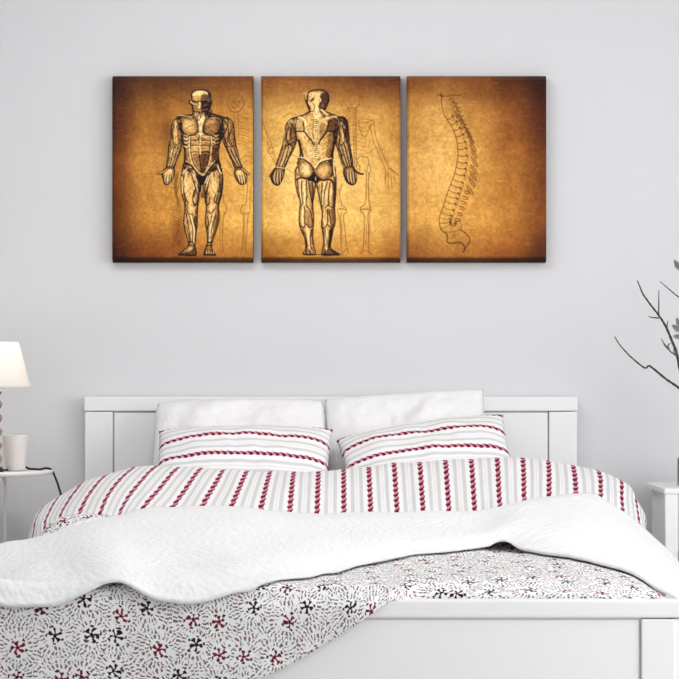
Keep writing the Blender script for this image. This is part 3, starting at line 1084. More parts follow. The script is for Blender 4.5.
def front_print():
    p = Print(112, 75.2, 253, 262)
    p.ground([[(68, 36, 16), (100, 60, 27), (104, 64, 29), (120, 76, 35), (130, 84, 40)],
              [(92, 48, 18), (164, 112, 50), (184, 132, 64), (190, 138, 66), (198, 148, 75)],
              [(118, 64, 25), (194, 142, 72), (205, 156, 82), (206, 158, 84), (216, 170, 92)],
              [(106, 58, 22), (186, 132, 64), (205, 152, 78), (218, 170, 90), (226, 182, 100)],
              [(76, 38, 14), (126, 70, 28), (156, 96, 42), (180, 122, 58), (178, 122, 58)]], 3)
    # soft brown smudges and hatching round the body
    p.glow(172, 150, 12, 34, (110, 66, 28), .30)
    p.glow(178, 232, 9, 24, (120, 70, 28), .45)
    p.glow(166, 128, 8, 22, (96, 56, 24), .30)
    for k in range(15):
        y = 206 + k * 3.1
        p.stroke([(172 + .3 * (k % 3), y), (184.5, y + 6.5)], .7, (92, 48, 18), .38, curve=False)
    for k in range(9):
        p.stroke([(163 + k * .9, 126 + k * 3.4), (170.5, 121 + k * 3.6)], .7, (80, 44, 18), .32, curve=False)
    for k in range(4):
        p.stroke([(171 + k * 2.2, 128 - k * 1.5), (178 + k * 3, 118.5 - k * .6), (186 + k * 2, 114.5)], .7, (84, 48, 22), .45)
        p.stroke([(178.5 - k, 172 + k), (176.5 - k * .7, 190), (180.5 - k * .6, 205 + k)], .7, (90, 50, 20), .5)
    p.stroke(FC(45, 62, 85, 62), 1.0, (60, 32, 14), .6)
    # faint skeleton behind
    SK = (122, 78, 32)
    sk = []
    th = np.linspace(0, 2 * PI, 15)
    sk += [([(235.3 + 8.2 * math.cos(t), 103 + 9 * math.sin(t)) for t in th], .7, .6), (FB(235, 190, 250, 215, 300, 215, 320, 190), .7, .6), (FB(245, 178, 275, 188, 305, 178), .8, .6), (FB(258, 148, 268, 152), 2.2, .55), (FB(296, 148, 304, 150), 2.2, .55), (FB(278, 160, 284, 166), 1.2, .5), (FB(250, 172, 262, 196), .7, .5), (FB(320, 130, 335, 165, 318, 190), 1.3, .35)]
    sk += [(FB(265, 215, 265, 300), .7, .5), (FB(292, 215, 296, 380), .7, .5), (FB(305, 250, 390, 265), .7, .55), (FB(312, 235, 385, 300), .6, .35)]
    for k in range(9):
        y = 240 + k * 20
        sk.append((FB(262, y, 296, y + 6), .7, .45))
        sk.append((FB(298, y + 30, 345, y + 24 + 3 * k, 372, y + 60), .6, .40))
    sk += [(FB(305, 545, 350, 512, 390, 530, 400, 560), .8, .55), (FB(330, 560, 362, 548, 385, 575), .6, .4), (FB(215, 545, 232, 585, 262, 600), .7, .5), (FB(200, 600, 230, 640, 262, 655), .7, .5), (FB(232, 560, 250, 590), 1.2, .35)]
    for a_ in (.55,):
        sk += [(FD(190, 200, 196, 250, 212, 285, 214, 318, 196, 345, 188, 420, 186, 520, 190, 590), .8, a_), (FD(172, 340, 168, 440, 172, 560), .7, a_ * .7),
               (FD(358, 100, 352, 200, 345, 262, 318, 282, 308, 318, 330, 345, 328, 440, 322, 540, 308, 600), .8, a_), (FD(378, 150, 372, 250, 374, 310, 360, 345, 352, 450, 345, 560, 352, 605), .8, a_),
               (FD(322, 322, 345, 332, 372, 322), .7, a_), (FD(196, 318, 205, 330), .7, a_)]
    skeleton_sketch(p, SK, sk)
    p.glow(244, 232, 1.4, 22, (150, 96, 40), .4)

    # body masses
    torso = [(195, 114), (181.7, 116.5), (177, 120), (180, 130), (181.7, 136), (184.4, 149), (184.3, 162), (183.4, 166.5), (190, 171), (201.8, 179), (214, 170.5), (220.4, 166.5), (219.4, 162), (218, 150.7), (221.5, 139), (226, 130), (228, 120), (217, 115), (209, 113)]
    armL = [(181, 117.5), (173.8, 120), (171.2, 128), (171, 138), (168.8, 146), (168, 157), (166.8, 167.3), (173.4, 168), (176.6, 160), (179.6, 153.5), (182, 145), (181.7, 136), (181.8, 126)]
    armR = [(222, 117.3), (228.5, 118), (233, 123), (234.8, 136), (236.2, 146), (239, 156.6), (242, 168), (235.6, 168.6), (231.5, 160), (226.4, 149), (223.2, 141), (222, 128)]
    legL = [(182.4, 168), (181, 180), (181.6, 193), (184.3, 203), (184.8, 211), (183.7, 219.5), (184.6, 230), (188, 241), (187.6, 246), (181, 252.6), (180, 254.6), (195.6, 254.8), (195, 245), (196.4, 232), (197.3, 223), (197.4, 215), (198, 205), (199.8, 190), (201.5, 178), (194, 170)]
    legR = [(221.4, 168), (223, 180), (222, 193), (218.8, 206), (219.3, 214), (218.6, 222.5), (215.6, 233), (212.6, 241), (211.5, 247.5), (214.5, 253.4), (213.8, 255), (204.2, 254.4), (206, 247), (207.4, 242), (207, 233), (205.2, 221), (206.2, 207), (204.8, 192), (202.6, 178), (211, 170)]
    neck = [(194.4, 107), (192, 115), (198, 121), (204, 121), (212, 114), (208.8, 107)]
    head = Z1(192, 140, 250, 95, 330, 85, 430, 100, 490, 150, 500, 250, 480, 340, 470, 420, 400, 470, 310, 450, 230, 430, 205, 340, 188, 240)
    p.solid(legL, (232, 188, 120), DEEP, 4.0, side=.3)
    p.solid(legR, (230, 184, 116), DEEP, 4.0, side=.45)
    p.solid(torso, MID, DEEP, 7, side=.7)
    p.solid(armL, (228, 184, 116), DEEP, 3.4, side=.3)
    p.solid(armR, (186, 138, 80), DEEP, 4.0, side=.2)
    for q, (sh, n_, an) in enumerate(((legL, 260, 1.5), (legR, 260, 1.62), (armL, 170, 1.75), (armR, 170, 1.3), (torso, 420, 1.3))):
        p.hatch(sh, n_, an, 40 + q)
    p.solid(neck, MID, DEEP, 4)
    p.solid(head, MID, DEEP, 3.2, side=.75)
    for sh in (legL, legR, armL, armR):
        p.stroke(sh + sh[:1], .85, INK, .92)
    p.stroke(torso[:4], 1.0, INK, .9)
    p.stroke(torso[4:9], 1.3, INK, .95)
    p.stroke(torso[10:16], 1.3, INK, .95)
    p.stroke(torso[15:], 1.0, INK, .9)
    # hands
    for f, m_ in ((FA, 0), (FB, 1)):
        if m_ == 0:
            pal = [(167.2, 166.6), (163, 171), (162, 174.6), (163.2, 179), (164.8, 184), (168, 184.4), (171, 182), (173.4, 177.5), (174.4, 173), (173.4, 167.2)]
            th_ = [(167, 169), (163, 172), (159.6, 173.2)]
            fl = [[(164.4, 174.5), (163.6, 179), (165, 183.6)], [(167, 175), (166.2, 180), (166.8, 184)], [(169.4, 175), (169.2, 180), (169, 183.6)], [(171.6, 174.8), (172, 178), (171.4, 181.5)]]
        else:
            pal = [(235.4, 168), (234.2, 173), (235.4, 177.5), (238.4, 182.6), (241.4, 184.6), (245, 183.6), (246.8, 180), (246.6, 175), (244.5, 171), (241.8, 167.6)]
            th_ = [(241.5, 168.5), (245.5, 171.5), (248.8, 174.2)]
            fl = [[(237, 175), (238, 179), (239, 182.2)], [(239.6, 175.4), (240.6, 180), (241.2, 184)], [(242, 175), (243.2, 180), (243.6, 183.8)], [(244, 174), (245.6, 178), (246.2, 180.6)]]
        p.solid(pal, LT, DEEP, 3.2)
        p.stroke(pal + pal[:1], 1.0, INK, .9)
        p.stroke(th_, 2.4, INK, .85)
        p.stroke(th_, 1.1, LT, .9)
        for q in fl:
            p.stroke(q, .8, INK, .8)
            p.stroke([(x + 1, y) for x, y in q], .6, HI, .7)
        c = pal[0] if m_ == 0 else pal[-1]
        p.stroke([(pal[0][0] + .4, pal[0][1] + 2), (pal[-1][0] - .4, pal[-1][1] + 1.6)], .8, INK, .6)
        p.glow((pal[0][0] + pal[-1][0]) / 2, pal[0][1] + 4.2, 2.2, 1.6, HI, .55)
    # arms: biceps and forearm straps
    p.glow(175.2, 123.5, 2.6, 4.2, HI, .55)
    p.glow(174.6, 134, 1.6, 5, HI, .45)
    for s_ in (FA(165, 300, 152, 360, 160, 420, 185, 445, 205, 400), FA(200, 300, 188, 360, 196, 410), FA(150, 420, 170, 460, 200, 455)):
        p.stroke(s_, .9, DEEP, .85)
    for s_ in (FA(165, 450, 148, 520, 132, 585), FA(188, 460, 165, 530, 148, 590), FA(205, 470, 180, 540, 160, 588)):
        p.stroke(s_, .9, INK, .8)
        p.stroke([(x - .9, y) for x, y in s_], .6, HI, .5)
    p.glow(230.2, 122.5, 2.2, 3.6, LT, .6)
    p.glow(229.4, 134, 1.6, 5, SH, .6)
    for s_ in (FB(200, 280, 228, 330, 222, 400, 238, 440), FB(250, 330, 232, 390, 250, 440), FB(205, 400, 222, 450, 262, 450), FB(195, 300, 196, 380, 216, 452)):
        p.stroke(s_, 1.0, INK, .8)
    for s_ in (FB(222, 470, 250, 530, 285, 585), FB(245, 470, 272, 530, 300, 580), FB(265, 462, 290, 520, 312, 572)):
        p.stroke(s_, .9, INK, .85)
        p.stroke([(x + .9, y - .2) for x, y in s_], .7, HI, .65)
    # chest
    pecL = Z2(25, 50, 22, 130, 60, 215, 140, 250, 240, 235, 292, 180, 285, 60, 262, -20, 180, -45, 70, -30)
    pecR = Z2(370, 160, 400, 215, 480, 245, 570, 240, 640, 170, 662, 90, 640, 10, 560, -50, 440, -40, 390, 30)
    p.solid(pecL, LT, SH, 4.5, side=.35)
    p.solid(pecR, MID, DEEP, 4.5, side=.35)
    p.glow(187.5, 124, 4, 3, HI, .45)
    for k in range(6):
        p.stroke(Z2(60 + k * 20, 10 + k * 32, 150, 0 + k * 34, 270, -10 + k * 30), .5, SH, .30)
        p.stroke(Z2(640 - k * 10, 20 + k * 26, 520, 70 + k * 25, 390, 100 + k * 16), .6, DEEP, .45)
    p.stroke(pecL[0:6], 1.5, INK, .95)
    p.stroke(pecL[5:8], 1.0, DEEP, .8)
    p.stroke(pecR[0:6], 1.6, INK, .95)
    p.stroke([pecR[0], pecR[-1]], 1.0, DEEP, .8)
    p.fill(Z2(280, -60, 400, -60, 385, 30, 355, 110, 358, 200, 375, 238, 290, 238, 315, 180, 305, 100, 292, 20), HI, .92)
    p.fill(Z2(655, 130, 690, 60, 690, 290, 640, 300, 600, 240), INK, .8)
    p.stroke(Z2(5, 60, 10, 160, 40, 240, 30, 300), 1.3, INK, .8)
    # collar bones and shoulders
    p.stroke(Z1(-60, 520, 60, 500, 150, 530, 230, 520), .9, INK, .8)
    p.stroke(Z1(0, 490, 80, 500, 190, 525), .9, HI, .75)
    p.stroke(Z1(420, 540, 540, 520, 690, 520), .9, INK, .8)
    p.stroke(Z1(400, 548, 520, 530, 640, 545), .9, HI, .6)
    p.stroke([(181, 118), (177, 121), (180.5, 129)], .8, DEEP, .7)
    p.stroke([(224, 118), (222.5, 122), (222.2, 130)], 1.4, INK, .8)
    # abdomen: straps, six pack, lower panel
    p.fill(Z2(165, 260, 480, 260, 500, 420, 480, 560, 430, 700, 350, 800, 280, 740, 200, 640, 165, 480), MID, .8)
    p.glow(196, 148, 5, 11, LT, .6)
    p.fill(Z2(340, 510, 470, 500, 470, 640, 430, 760, 345, 840), DEEP, .75)
    p.fill(Z2(200, 560, 330, 540, 335, 840, 270, 740), SH, .45)
    for y in (330, 412, 520):
        p.stroke(Z2(180, y + 8, 240, y - 6, 310, y), .9, DEEP, .85)
        p.stroke(Z2(345, y, 410, y - 6, 475, y + 8), 1.0, INK, .85)
        p.stroke(Z2(190, y + 26, 240, y + 12, 295, y + 18), .9, HI, .6)
        p.stroke(Z2(355, y + 24, 410, y + 14, 460, y + 22), .8, LT, .5)
    for x0 in (180, 345):
        p.stroke(Z2(x0 + 15, 262, x0 + 60, 275, x0 + 115, 262), .8, HI, .6)
    p.stroke(Z2(312, 250, 305, 320, 318, 400, 310, 520, 325, 700, 345, 850), 1.1, INK, .85)
    p.stroke(Z2(328, 240, 328, 330, 320, 440, 326, 540), 1.1, HI, .95)
    p.stroke(Z2(322, 580, 330, 700, 345, 830), 1.0, DEEP, .8)
    p.stroke(Z2(160, 270, 150, 360, 152, 450, 165, 560, 190, 660, 250, 760, 300, 830, 360, 885), 1.05, HI, .9)
    p.stroke(Z2(500, 270, 515, 340, 508, 440, 500, 560, 485, 660, 450, 760, 410, 840, 362, 885), 1.0, (236, 204, 150), .9)
    p.stroke(Z2(175, 290, 170, 380, 172, 480, 185, 580, 215, 690, 270, 780, 350, 850, 405, 800, 452, 680), .9, INK, .85)
    p.stroke(Z2(485, 280, 495, 350, 482, 470, 474, 600, 450, 700), .8, INK, .75)
    # serratus and flanks
    for k, y in enumerate((285, 345, 405, 470)):
        p.stroke(Z2(55, y - 25, 100, y - 8, 140, y - 30), 1.2, INK, .75)
        p.stroke(Z2(70, y - 45, 110, y - 28, 140, y - 48), 1.1, HI, .75)
        p.stroke(Z2(640, y - 30, 585, y - 4, 530, y - 30), 1.3, INK, .85)
        p.stroke(Z2(620, y - 40, 580, y - 26, 535, y - 50), 1.0, LT, .8)
    p.fill(Z2(520, 420, 620, 380, 630, 620, 580, 720, 510, 640), DEEP, .55)
    p.stroke(Z2(80, 470, 95, 600, 130, 700), .9, DEEP, .7)
    p.stroke(Z2(100, 430, 120, 540, 140, 640), 1.0, LT, .6)
    # groin
    p.stroke(Z3(100, 140, 180, 165, 260, 260, 340, 345, 365, 350), 2.0, INK, .95)
    p.stroke(Z3(620, 90, 540, 150, 460, 240, 400, 320, 365, 350), 2.0, INK, .95)
    p.stroke(Z3(110, 100, 190, 150, 280, 265, 350, 325, 400, 310, 470, 200, 560, 100), .95, HI, .8)
    p.fill(Z3(235, 300, 365, 350, 480, 290, 420, 440, 375, 480, 330, 600, 300, 470), INK, .92)
    p.fill(Z3(350, 480, 385, 500, 400, 679, 335, 679), SH, .9)
    p.stroke(Z3(355, 500, 352, 600), .8, LT, .8)
    # thighs
    p.glow(186.5, 186, 3, 9, HI, .5)
    p.glow(214.5, 187, 3.6, 9, HI, .5)
    for s_ in (Z3(35, 330, 120, 220), Z3(130, 210, 190, 330, 230, 470, 290, 620), Z3(60, 350, 40, 470, 60, 620, 90, 760), Z3(240, 420, 250, 560, 225, 680)):
        p.stroke(s_, 1.0, INK, .85)
    for s_ in (Z3(120, 210, 40, 310), Z3(250, 460, 300, 620), Z3(30, 360, 40, 620), Z3(215, 250, 245, 330)):
        p.stroke(s_, 1.2, HI, .85)
    for s_ in (Z3(590, 180, 620, 260, 665, 320), Z3(565, 190, 500, 320, 450, 480, 420, 640), Z3(480, 300, 440, 420, 400, 480), Z3(640, 330, 640, 470, 610, 640, 580, 760), Z3(450, 520, 430, 700)):
        p.stroke(s_, 1.0, INK, .85)
    for s_ in (Z3(610, 170, 640, 260, 668, 300), Z3(520, 280, 460, 400, 410, 560), Z3(455, 340, 405, 450)):
        p.stroke(s_, 1.3, HI, .85)
    for s_ in (FC(232, 190, 250, 240, 260, 255), FC(290, 250, 305, 275, 325, 250), FC(300, 170, 290, 240, 310, 275), FC(325, 130, 332, 220, 325, 268)):
        p.stroke(s_, 1.0, INK, .85)
    for s_ in (FD(75, 130, 66, 200, 72, 260), FD(100, 220, 95, 262, 78, 272), FD(140, 200, 130, 245, 150, 262), FD(180, 130, 172, 200, 158, 256)):
        p.stroke(s_, 1.0, INK, .85)
    # knees and shins
    p.glow(190.5, 208, 2.6, 3.2, HI, .6)
    p.glow(211, 208, 2.6, 3.2, HI, .6)
    for s_ in (FC(250, 300, 262, 330, 290, 335), FC(245, 330, 262, 420, 275, 520), FC(265, 340, 290, 430, 288, 530), FC(300, 360, 295, 390, 310, 420), FC(250, 420, 262, 500), FC(262, 524, 295, 520), FC(258, 545, 300, 548)):
        p.stroke(s_, 1.0, INK, .8)
    p.stroke(FC(275, 340, 298, 430, 297, 520), 1.5, HI, .85)
    p.stroke(FC(238, 340, 246, 430, 262, 510), .9, LT, .7)
    for s_ in (FD(85, 310, 108, 330, 132, 300), FD(140, 335, 115, 420, 98, 520), FD(118, 340, 100, 430, 92, 525), FD(155, 350, 140, 440, 118, 510), FD(85, 350, 92, 400, 84, 440), FD(88, 525, 122, 522), FD(75, 545, 115, 548)):
        p.stroke(s_, 1.0, INK, .8)
    p.stroke(FD(128, 335, 104, 430, 98, 515), 1.6, HI, .9)
    p.fill(FD(125, 350, 160, 340, 150, 440, 118, 510, 125, 430), SH, .6)
    p.fill(FC(296, 350, 318, 350, 312, 420, 300, 410), DEEP, .6)
    # feet
    p.fill(FC(198, 608, 250, 585, 305, 560, 312, 610, 240, 614), DEEP, .6)
    p.fill(FD(62, 600, 80, 560, 110, 560, 138, 600, 130, 612, 70, 610), SH, .5)
    for k in range(4):
        p.stroke(FD(72 + k * 15, 575, 70 + k * 16, 604), .7, INK, .75)
        p.stroke(FD(80 + k * 15, 585, 80 + k * 15, 600), .7, HI, .7)
        p.stroke(FC(225 + k * 14, 600, 250 + k * 14, 586), .7, INK, .7)
    p.stroke(FC(255, 588, 290, 565), 1.0, LT, .8)
    p.stroke(FC(195, 610, 312, 613), 1.3, INK, .9)
    p.stroke(FD(60, 610, 140, 612), 1.3, INK, .9)
    # head
    p.fill(Z1(195, 150, 250, 100, 330, 88, 420, 105, 450, 150, 350, 150, 330, 190, 300, 165, 215, 180), (246, 222, 166), .95)
    p.glow(195.6, 97.6, 2.2, 2.6, LT, .7)
    p.fill(Z1(345, 160, 430, 150, 455, 200, 440, 250, 345, 250, 335, 200), (110, 72, 46), .8)
    p.fill(Z1(460, 110, 500, 150, 500, 260, 530, 250, 510, 330, 470, 420, 440, 330, 455, 220), INK, .8)
    p.fill(Z1(340, 275, 450, 260, 470, 420, 430, 470, 350, 420, 340, 350), INK, .85)
    p.stroke(Z1(195, 255, 250, 272, 320, 268, 335, 262, 440, 265), 1.3, INK, .95)
    p.fill(Z1(205, 280, 300, 290, 300, 330, 215, 330), SH, .7)
    p.stroke(Z1(165, 270, 200, 290, 240, 310, 300, 320), 1.0, HI, .8)
    p.stroke(Z1(315, 280, 325, 320, 305, 365, 300, 400), 1.2, HI, .9)
    p.stroke(Z1(250, 375, 300, 395, 340, 385), .9, DEEP, .8)
    p.stroke(Z1(380, 340, 430, 320), .9, (150, 130, 130), .8)
    p.stroke(Z1(365, 400, 430, 400, 440, 380), .8, (170, 140, 110), .7)
    p.stroke(Z1(455, 270, 475, 240, 470, 200), 1.1, (160, 135, 125), .7)
    p.stroke(Z1(150, 250, 160, 300, 195, 330, 210, 420), 1.3, INK, .9)
    p.stroke(Z1(190, 220, 190, 140, 240, 95, 330, 78, 430, 92, 490, 145), 1.2, INK, .9)
    p.stroke(Z1(200, 60, 290, 35, 400, 50, 470, 90), .8, (90, 54, 26), .5)
    for a_, b_ in ((230, 480), (290, 500), (400, 510), (450, 500)):
        p.stroke(Z1(a_, 430, b_ * .4 + a_ * .6 - 40, b_, a_ + 30, 550), 1.1, INK, .8)
    for a_ in (245, 275, 380):
        p.stroke(Z1(a_, 450, a_ + 12, 510, a_ + 30, 550), .9, HI, .75)
    p.fill(Z1(400, 430, 480, 430, 510, 520, 400, 520), INK, .75)
    p.fill(Z1(300, 545, 395, 545, 350, 640), HI, .7)
    for q, (sh, n_, an) in enumerate(((legL, 200, 1.45), (legR, 200, 1.7), (armL, 150, 1.8), (armR, 170, 1.25), (torso, 520, .5), (torso, 300, 2.5), (head, 50, .4))):
        p.hatch(sh, n_, an, 140 + q, dark=.42, light=.34, L=3.0)
    # loose dark pen work behind the arms and legs
    rng = np.random.RandomState(9)
    for _ in range(110):
        x, y = rng.choice([170, 178.5, 176, 181]) + rng.normal(0, 2.6), rng.uniform(112, 246)
        if (y < 166 and x < 170.5) or (170 < y and x < 181):
            p.stroke([(x, y), (x - rng.uniform(0, 1.5), y + 2.5), (x - rng.uniform(0, 2), y + rng.uniform(3, 7))], .6, (78, 42, 18), rng.uniform(.1, .4))
    for _ in range(70):
        x, y = rng.uniform(226, 250), rng.uniform(112, 205)
        if x > 238 or y > 185:
            p.stroke([(x, y), (x + rng.uniform(-2, 3), y + rng.uniform(-1, 4))], .6, (122, 78, 32), rng.uniform(.1, .4), curve=False)
    return p


def back_print():
    p = Print(261, 75.2, 400.5, 262)
    p.ground([[(132, 84, 40), (146, 96, 48), (132, 84, 40), (114, 68, 30), (102, 58, 24)],
              [(205, 160, 86), (220, 178, 102), (215, 172, 98), (208, 162, 90), (188, 140, 72)],
              [(220, 178, 104), (232, 196, 124), (232, 196, 124), (226, 186, 112), (204, 158, 86)],
              [(214, 170, 92), (232, 192, 116), (232, 192, 116), (230, 190, 112), (208, 162, 86)],
              [(150, 98, 42), (186, 130, 60), (194, 140, 68), (196, 140, 66), (152, 98, 46)]], 8)
    SK = (128, 84, 36)
    th = np.linspace(0, 2 * PI, 15)
    sk = [([(352 + 8.2 * math.cos(t), 99.5 + 9 * math.sin(t)) for t in th], .7, .6), (BB(185, 185, 200, 215), .7, .6), (BB(250, 175, 238, 210), .7, .6), (BB(190, 190, 215, 195, 248, 188), .7, .5)]
    # spine and ribs
    for k in range(26):
        y = 205 + k * 15
        sk.append((BB(228, y, 248, y + 4), .8, .6))
    sk += [(BB(226, 200, 222, 300, 226, 420, 236, 580), .6, .45), (BB(246, 200, 243, 300, 244, 420, 250, 575), .7, .55)]
    for k in range(8):
        y = 255 + k * 26
        sk.append((BB(240, y, 205, y + 2, 188, y + 26), .7, .4))
        sk.append((BB(248, y + 30, 300 + 2 * k, y + 45, 330 - 5 * k, y + 20 + 12), .6, .40))
    sk += [(BB(260, 275, 310, 290, 360, 270, 365, 295, 330, 320), .8, .6), (BB(262, 280, 275, 350, 300, 390, 325, 355, 340, 305), .8, .6), (BB(268, 262, 330, 268, 372, 285), .7, .5)]
    sk += [(BB(338, 320, 355, 380, 375, 450, 388, 470), .8, .6), (BB(368, 300, 378, 380, 400, 445, 425, 475), .8, .6), (BB(330, 455, 340, 400), .7, .5), (BB(260, 510, 330, 490, 385, 462), .7, .5)]
    sk += [(BB(388, 475, 415, 540, 445, 610), .8, .6), (BB(402, 470, 435, 530, 465, 600), .8, .6), (BB(420, 475, 450, 540, 470, 590), .7, .55)]
    sk += [(BB(445, 610, 440, 679), .8, .55), (BB(470, 600, 525, 640), 1.0, .6), (BB(460, 600, 462, 650), .7, .5)]
    for a_ in ((448, 55, 444, 130), (464, 60, 462, 148), (480, 60, 488, 150), (495, 55, 516, 128), (478, 20, 530, 65)):
        sk.append((BD(*a_), 1.0, .5))
    sk += [(BB(250, 540, 280, 518, 320, 525, 332, 560, 318, 610, 335, 640), .9, .65), (BB(248, 545, 270, 600, 262, 640), .8, .5), (BB(255, 560, 275, 545, 300, 560), .6, .4),
           ([(358.4 + 2 * math.cos(t), 167 + 2 * math.sin(t)) for t in th], .6, .6)]
    sk += [(BD(300, 35, 315, 70, 312, 200, 305, 262, 276, 290, 278, 315, 298, 340, 300, 440, 292, 560, 275, 600), .9, .7), (BD(338, 0, 345, 40, 330, 80, 330, 220, 340, 280, 345, 310, 325, 345, 330, 440, 328, 560, 345, 605), .9, .7),
           (BD(276, 305, 310, 298, 342, 306), 1.0, .7), (BD(312, 345, 315, 450, 310, 555), .7, .5), (BD(285, 600, 310, 580, 350, 610), .8, .6)]
    sk += [(BD(150, 130, 132, 200, 150, 270, 175, 292, 178, 320, 160, 345, 170, 450, 178, 540, 190, 580), .9, .65), (BD(118, 315, 128, 345, 142, 450, 145, 570), .8, .55), (BD(118, 302, 145, 296, 176, 304), 1.0, .7), (BD(130, 160, 118, 200, 128, 260), .8, .5), (BD(150, 600, 180, 570, 195, 600), .8, .55)]
    # arm of the other skeleton at the left edge
    sk += [(BA(0, 270, 20, 330, 45, 440, 55, 470), .8, .5), (BA(18, 330, 52, 400, 72, 462), .8, .5), (BA(40, 470, 70, 455, 75, 485, 55, 500, 40, 480), .7, .5), (BA(50, 500, 80, 545, 100, 580), .8, .5), (BA(72, 490, 105, 560), .7, .45),
           (BA(200, 510, 260, 525), .7, .5), (BA(165, 545, 200, 570, 220, 560), .7, .45), (BC(148, 60, 178, 130), .8, .45), (BC(160, 55, 190, 118), .8, .45), (BC(150, 90, 158, 130), .8, .4), (BC(165, 25, 215, 55), .8, .45)]
    skeleton_sketch(p, SK, sk)
    p.glow(341, 230, 1.2, 20, (140, 92, 40), .55)
    p.glow(369.5, 228, 1.2, 20, (150, 100, 46), .5)
    p.stroke(BA(140, 260, 170, 235, 210, 240), .7, (120, 80, 40), .4)
    p.stroke(BA(150, 250, 190, 225, 240, 238), .7, (120, 80, 40), .4)

    torso = [(310, 111), (302, 115.6), (290.6, 119), (293, 130), (296.6, 139), (298.8, 143), (300.4, 153.7), (297.4, 164), (295.4, 174), (316, 182), (335.4, 174), (333.4, 162), (332.6, 154), (334.6, 141), (340, 130), (346, 119.6), (334.7, 115.2), (326.4, 111.6)]
    armL = [(297, 117.2), (290.6, 119), (286.4, 124), (284.8, 133), (282.8, 144), (279.8, 154), (276, 167), (284, 168), (288.6, 159), (293.6, 149.5), (296.6, 140), (295.6, 126)]
    armR = [(336, 116.6), (343, 116.8), (346.6, 120), (348.4, 129), (349.4, 142), (351.4, 153), (352.4, 166), (344.2, 167.4), (339.4, 156), (336, 144.5), (334.8, 138), (335, 126)]
    legL = [(297, 167), (295, 174), (296.4, 189), (300, 201.5), (299.4, 211), (299.4, 225), (304.4, 238), (305.8, 248), (303.4, 254.2), (315, 254.4), (314.2, 248), (312.8, 236), (313.6, 224), (313.8, 216), (312.8, 204.5), (315, 190), (315.4, 180), (306, 172)]
    legR = [(334.8, 167), (336.2, 180), (336, 194), (334.8, 208), (335.4, 221), (333, 231), (330.4, 247), (338.6, 253.4), (338, 255), (322.6, 255), (323, 248), (323.6, 238.7), (321.4, 225.4), (322.2, 214), (321, 207), (317.6, 190), (316, 181), (326, 172)]
    head = Z4(165, 180, 180, 115, 250, 90, 350, 85, 440, 105, 495, 160, 500, 260, 470, 330, 430, 410, 360, 430, 240, 420, 190, 380, 165, 280)
    p.solid(legL, (232, 192, 124), SH, 3.8, side=.3)
    p.solid(legR, (228, 186, 118), DEEP, 4.0, side=.45)
    p.solid(armL, (206, 162, 100), DEEP, 3.6, side=.2)
    p.solid(torso, (222, 182, 114), SH, 5.5, side=.6)
    p.solid(armR, (190, 146, 90), DEEP, 4.0, side=.4)
    for q, (sh, n_, an) in enumerate(((legL, 240, 1.6), (legR, 240, 1.52), (armL, 200, 1.85), (armR, 220, 1.3), (torso, 420, 1.8))):
        p.hatch(sh, n_, an, 60 + q, dark=.42)
    p.solid(head, (236, 202, 142), SH, 3.0, side=.7)
    for sh in (legL, legR, armL, armR):
        p.stroke(sh + sh[:1], .8, INK, .9)
    p.stroke(torso[:3], .9, INK, .85)
    p.stroke(torso[4:8], 1.3, INK, .9)
    p.stroke(torso[11:14], 1.8, INK, .95)
    p.stroke(torso[15:], .9, INK, .85)
    # hands
    pl_ = [(276, 167), (272.8, 171), (270.8, 175), (271.4, 180), (274, 184), (278.4, 185.2), (281.6, 181), (283.6, 175), (284, 168)]
    p.solid(pl_, (170, 130, 86), INK, 3.2)
    p.stroke(pl_ + pl_[:1], 1.1, INK, .9)
    for q in ([(274, 172), (272.6, 178), (274.2, 183)], [(276.6, 172), (275.8, 179), (276.8, 184)], [(279.2, 172), (279, 178), (279.4, 183)], [(281.6, 172), (281.8, 177)]):
        p.stroke(q, .9, INK, .85)
        p.stroke([(x + 1.2, y) for x, y in q], .7, HI, .7)
    p.stroke([(272, 174), (269.6, 176.4)], 1.4, INK, .8)
    p.stroke(BA(95, 590, 150, 598), 1.2, HI, .8)
    pr_ = [(344.2, 167.4), (343.6, 173), (345, 178), (347.6, 182.6), (351.8, 185), (355.4, 183), (356.4, 177), (355.4, 171.5), (352.4, 166)]
    p.solid(pr_, (176, 136, 90), INK, 3.2)
    p.stroke(pr_ + pr_[:1], 1.1, INK, .9)
    for q in ([(346.4, 172), (346.6, 177), (348, 181.5)], [(349, 172), (349.4, 178), (351, 183.5)], [(351.8, 172), (352.4, 178), (353, 183.4)], [(354, 172), (354.8, 178)]):
        p.stroke(q, .9, INK, .85)
        p.stroke([(x + 1.2, y) for x, y in q], .7, HI, .7)
    p.stroke([(354.6, 170), (359, 173.4), (363, 174)], 1.8, INK, .85)
    # arms
    p.glow(290, 121.5, 2.4, 3, HI, .6)
    p.fill(BA(180, 320, 215, 290, 232, 330, 225, 400, 195, 440, 172, 420), DEEP, .45)
    for s_ in (BA(195, 295, 220, 330, 232, 400), BA(180, 320, 165, 380, 175, 430, 205, 445), BA(205, 310, 195, 370, 205, 420), BA(150, 445, 180, 440, 215, 420)):
        p.stroke(s_, 1.1, INK, .85)
    for s_ in (BA(160, 450, 138, 520, 115, 585), BA(180, 455, 160, 530, 135, 590), BA(205, 455, 185, 520, 150, 588)):
        p.stroke(s_, 1.0, INK, .85)
        p.stroke([(x - 1, y) for x, y in s_], .6, HI, .55)
    p.stroke(BA(155, 350, 150, 400, 148, 440), 1.0, HI, .6)
    p.stroke(BA(180, 345, 176, 400), 1.3, HI, .55)
    p.fill(BB(110, 255, 180, 265, 195, 330, 180, 330, 150, 290, 115, 290), INK, .75)
    p.fill(BB(165, 330, 195, 340, 202, 420, 180, 430), DEEP, .8)
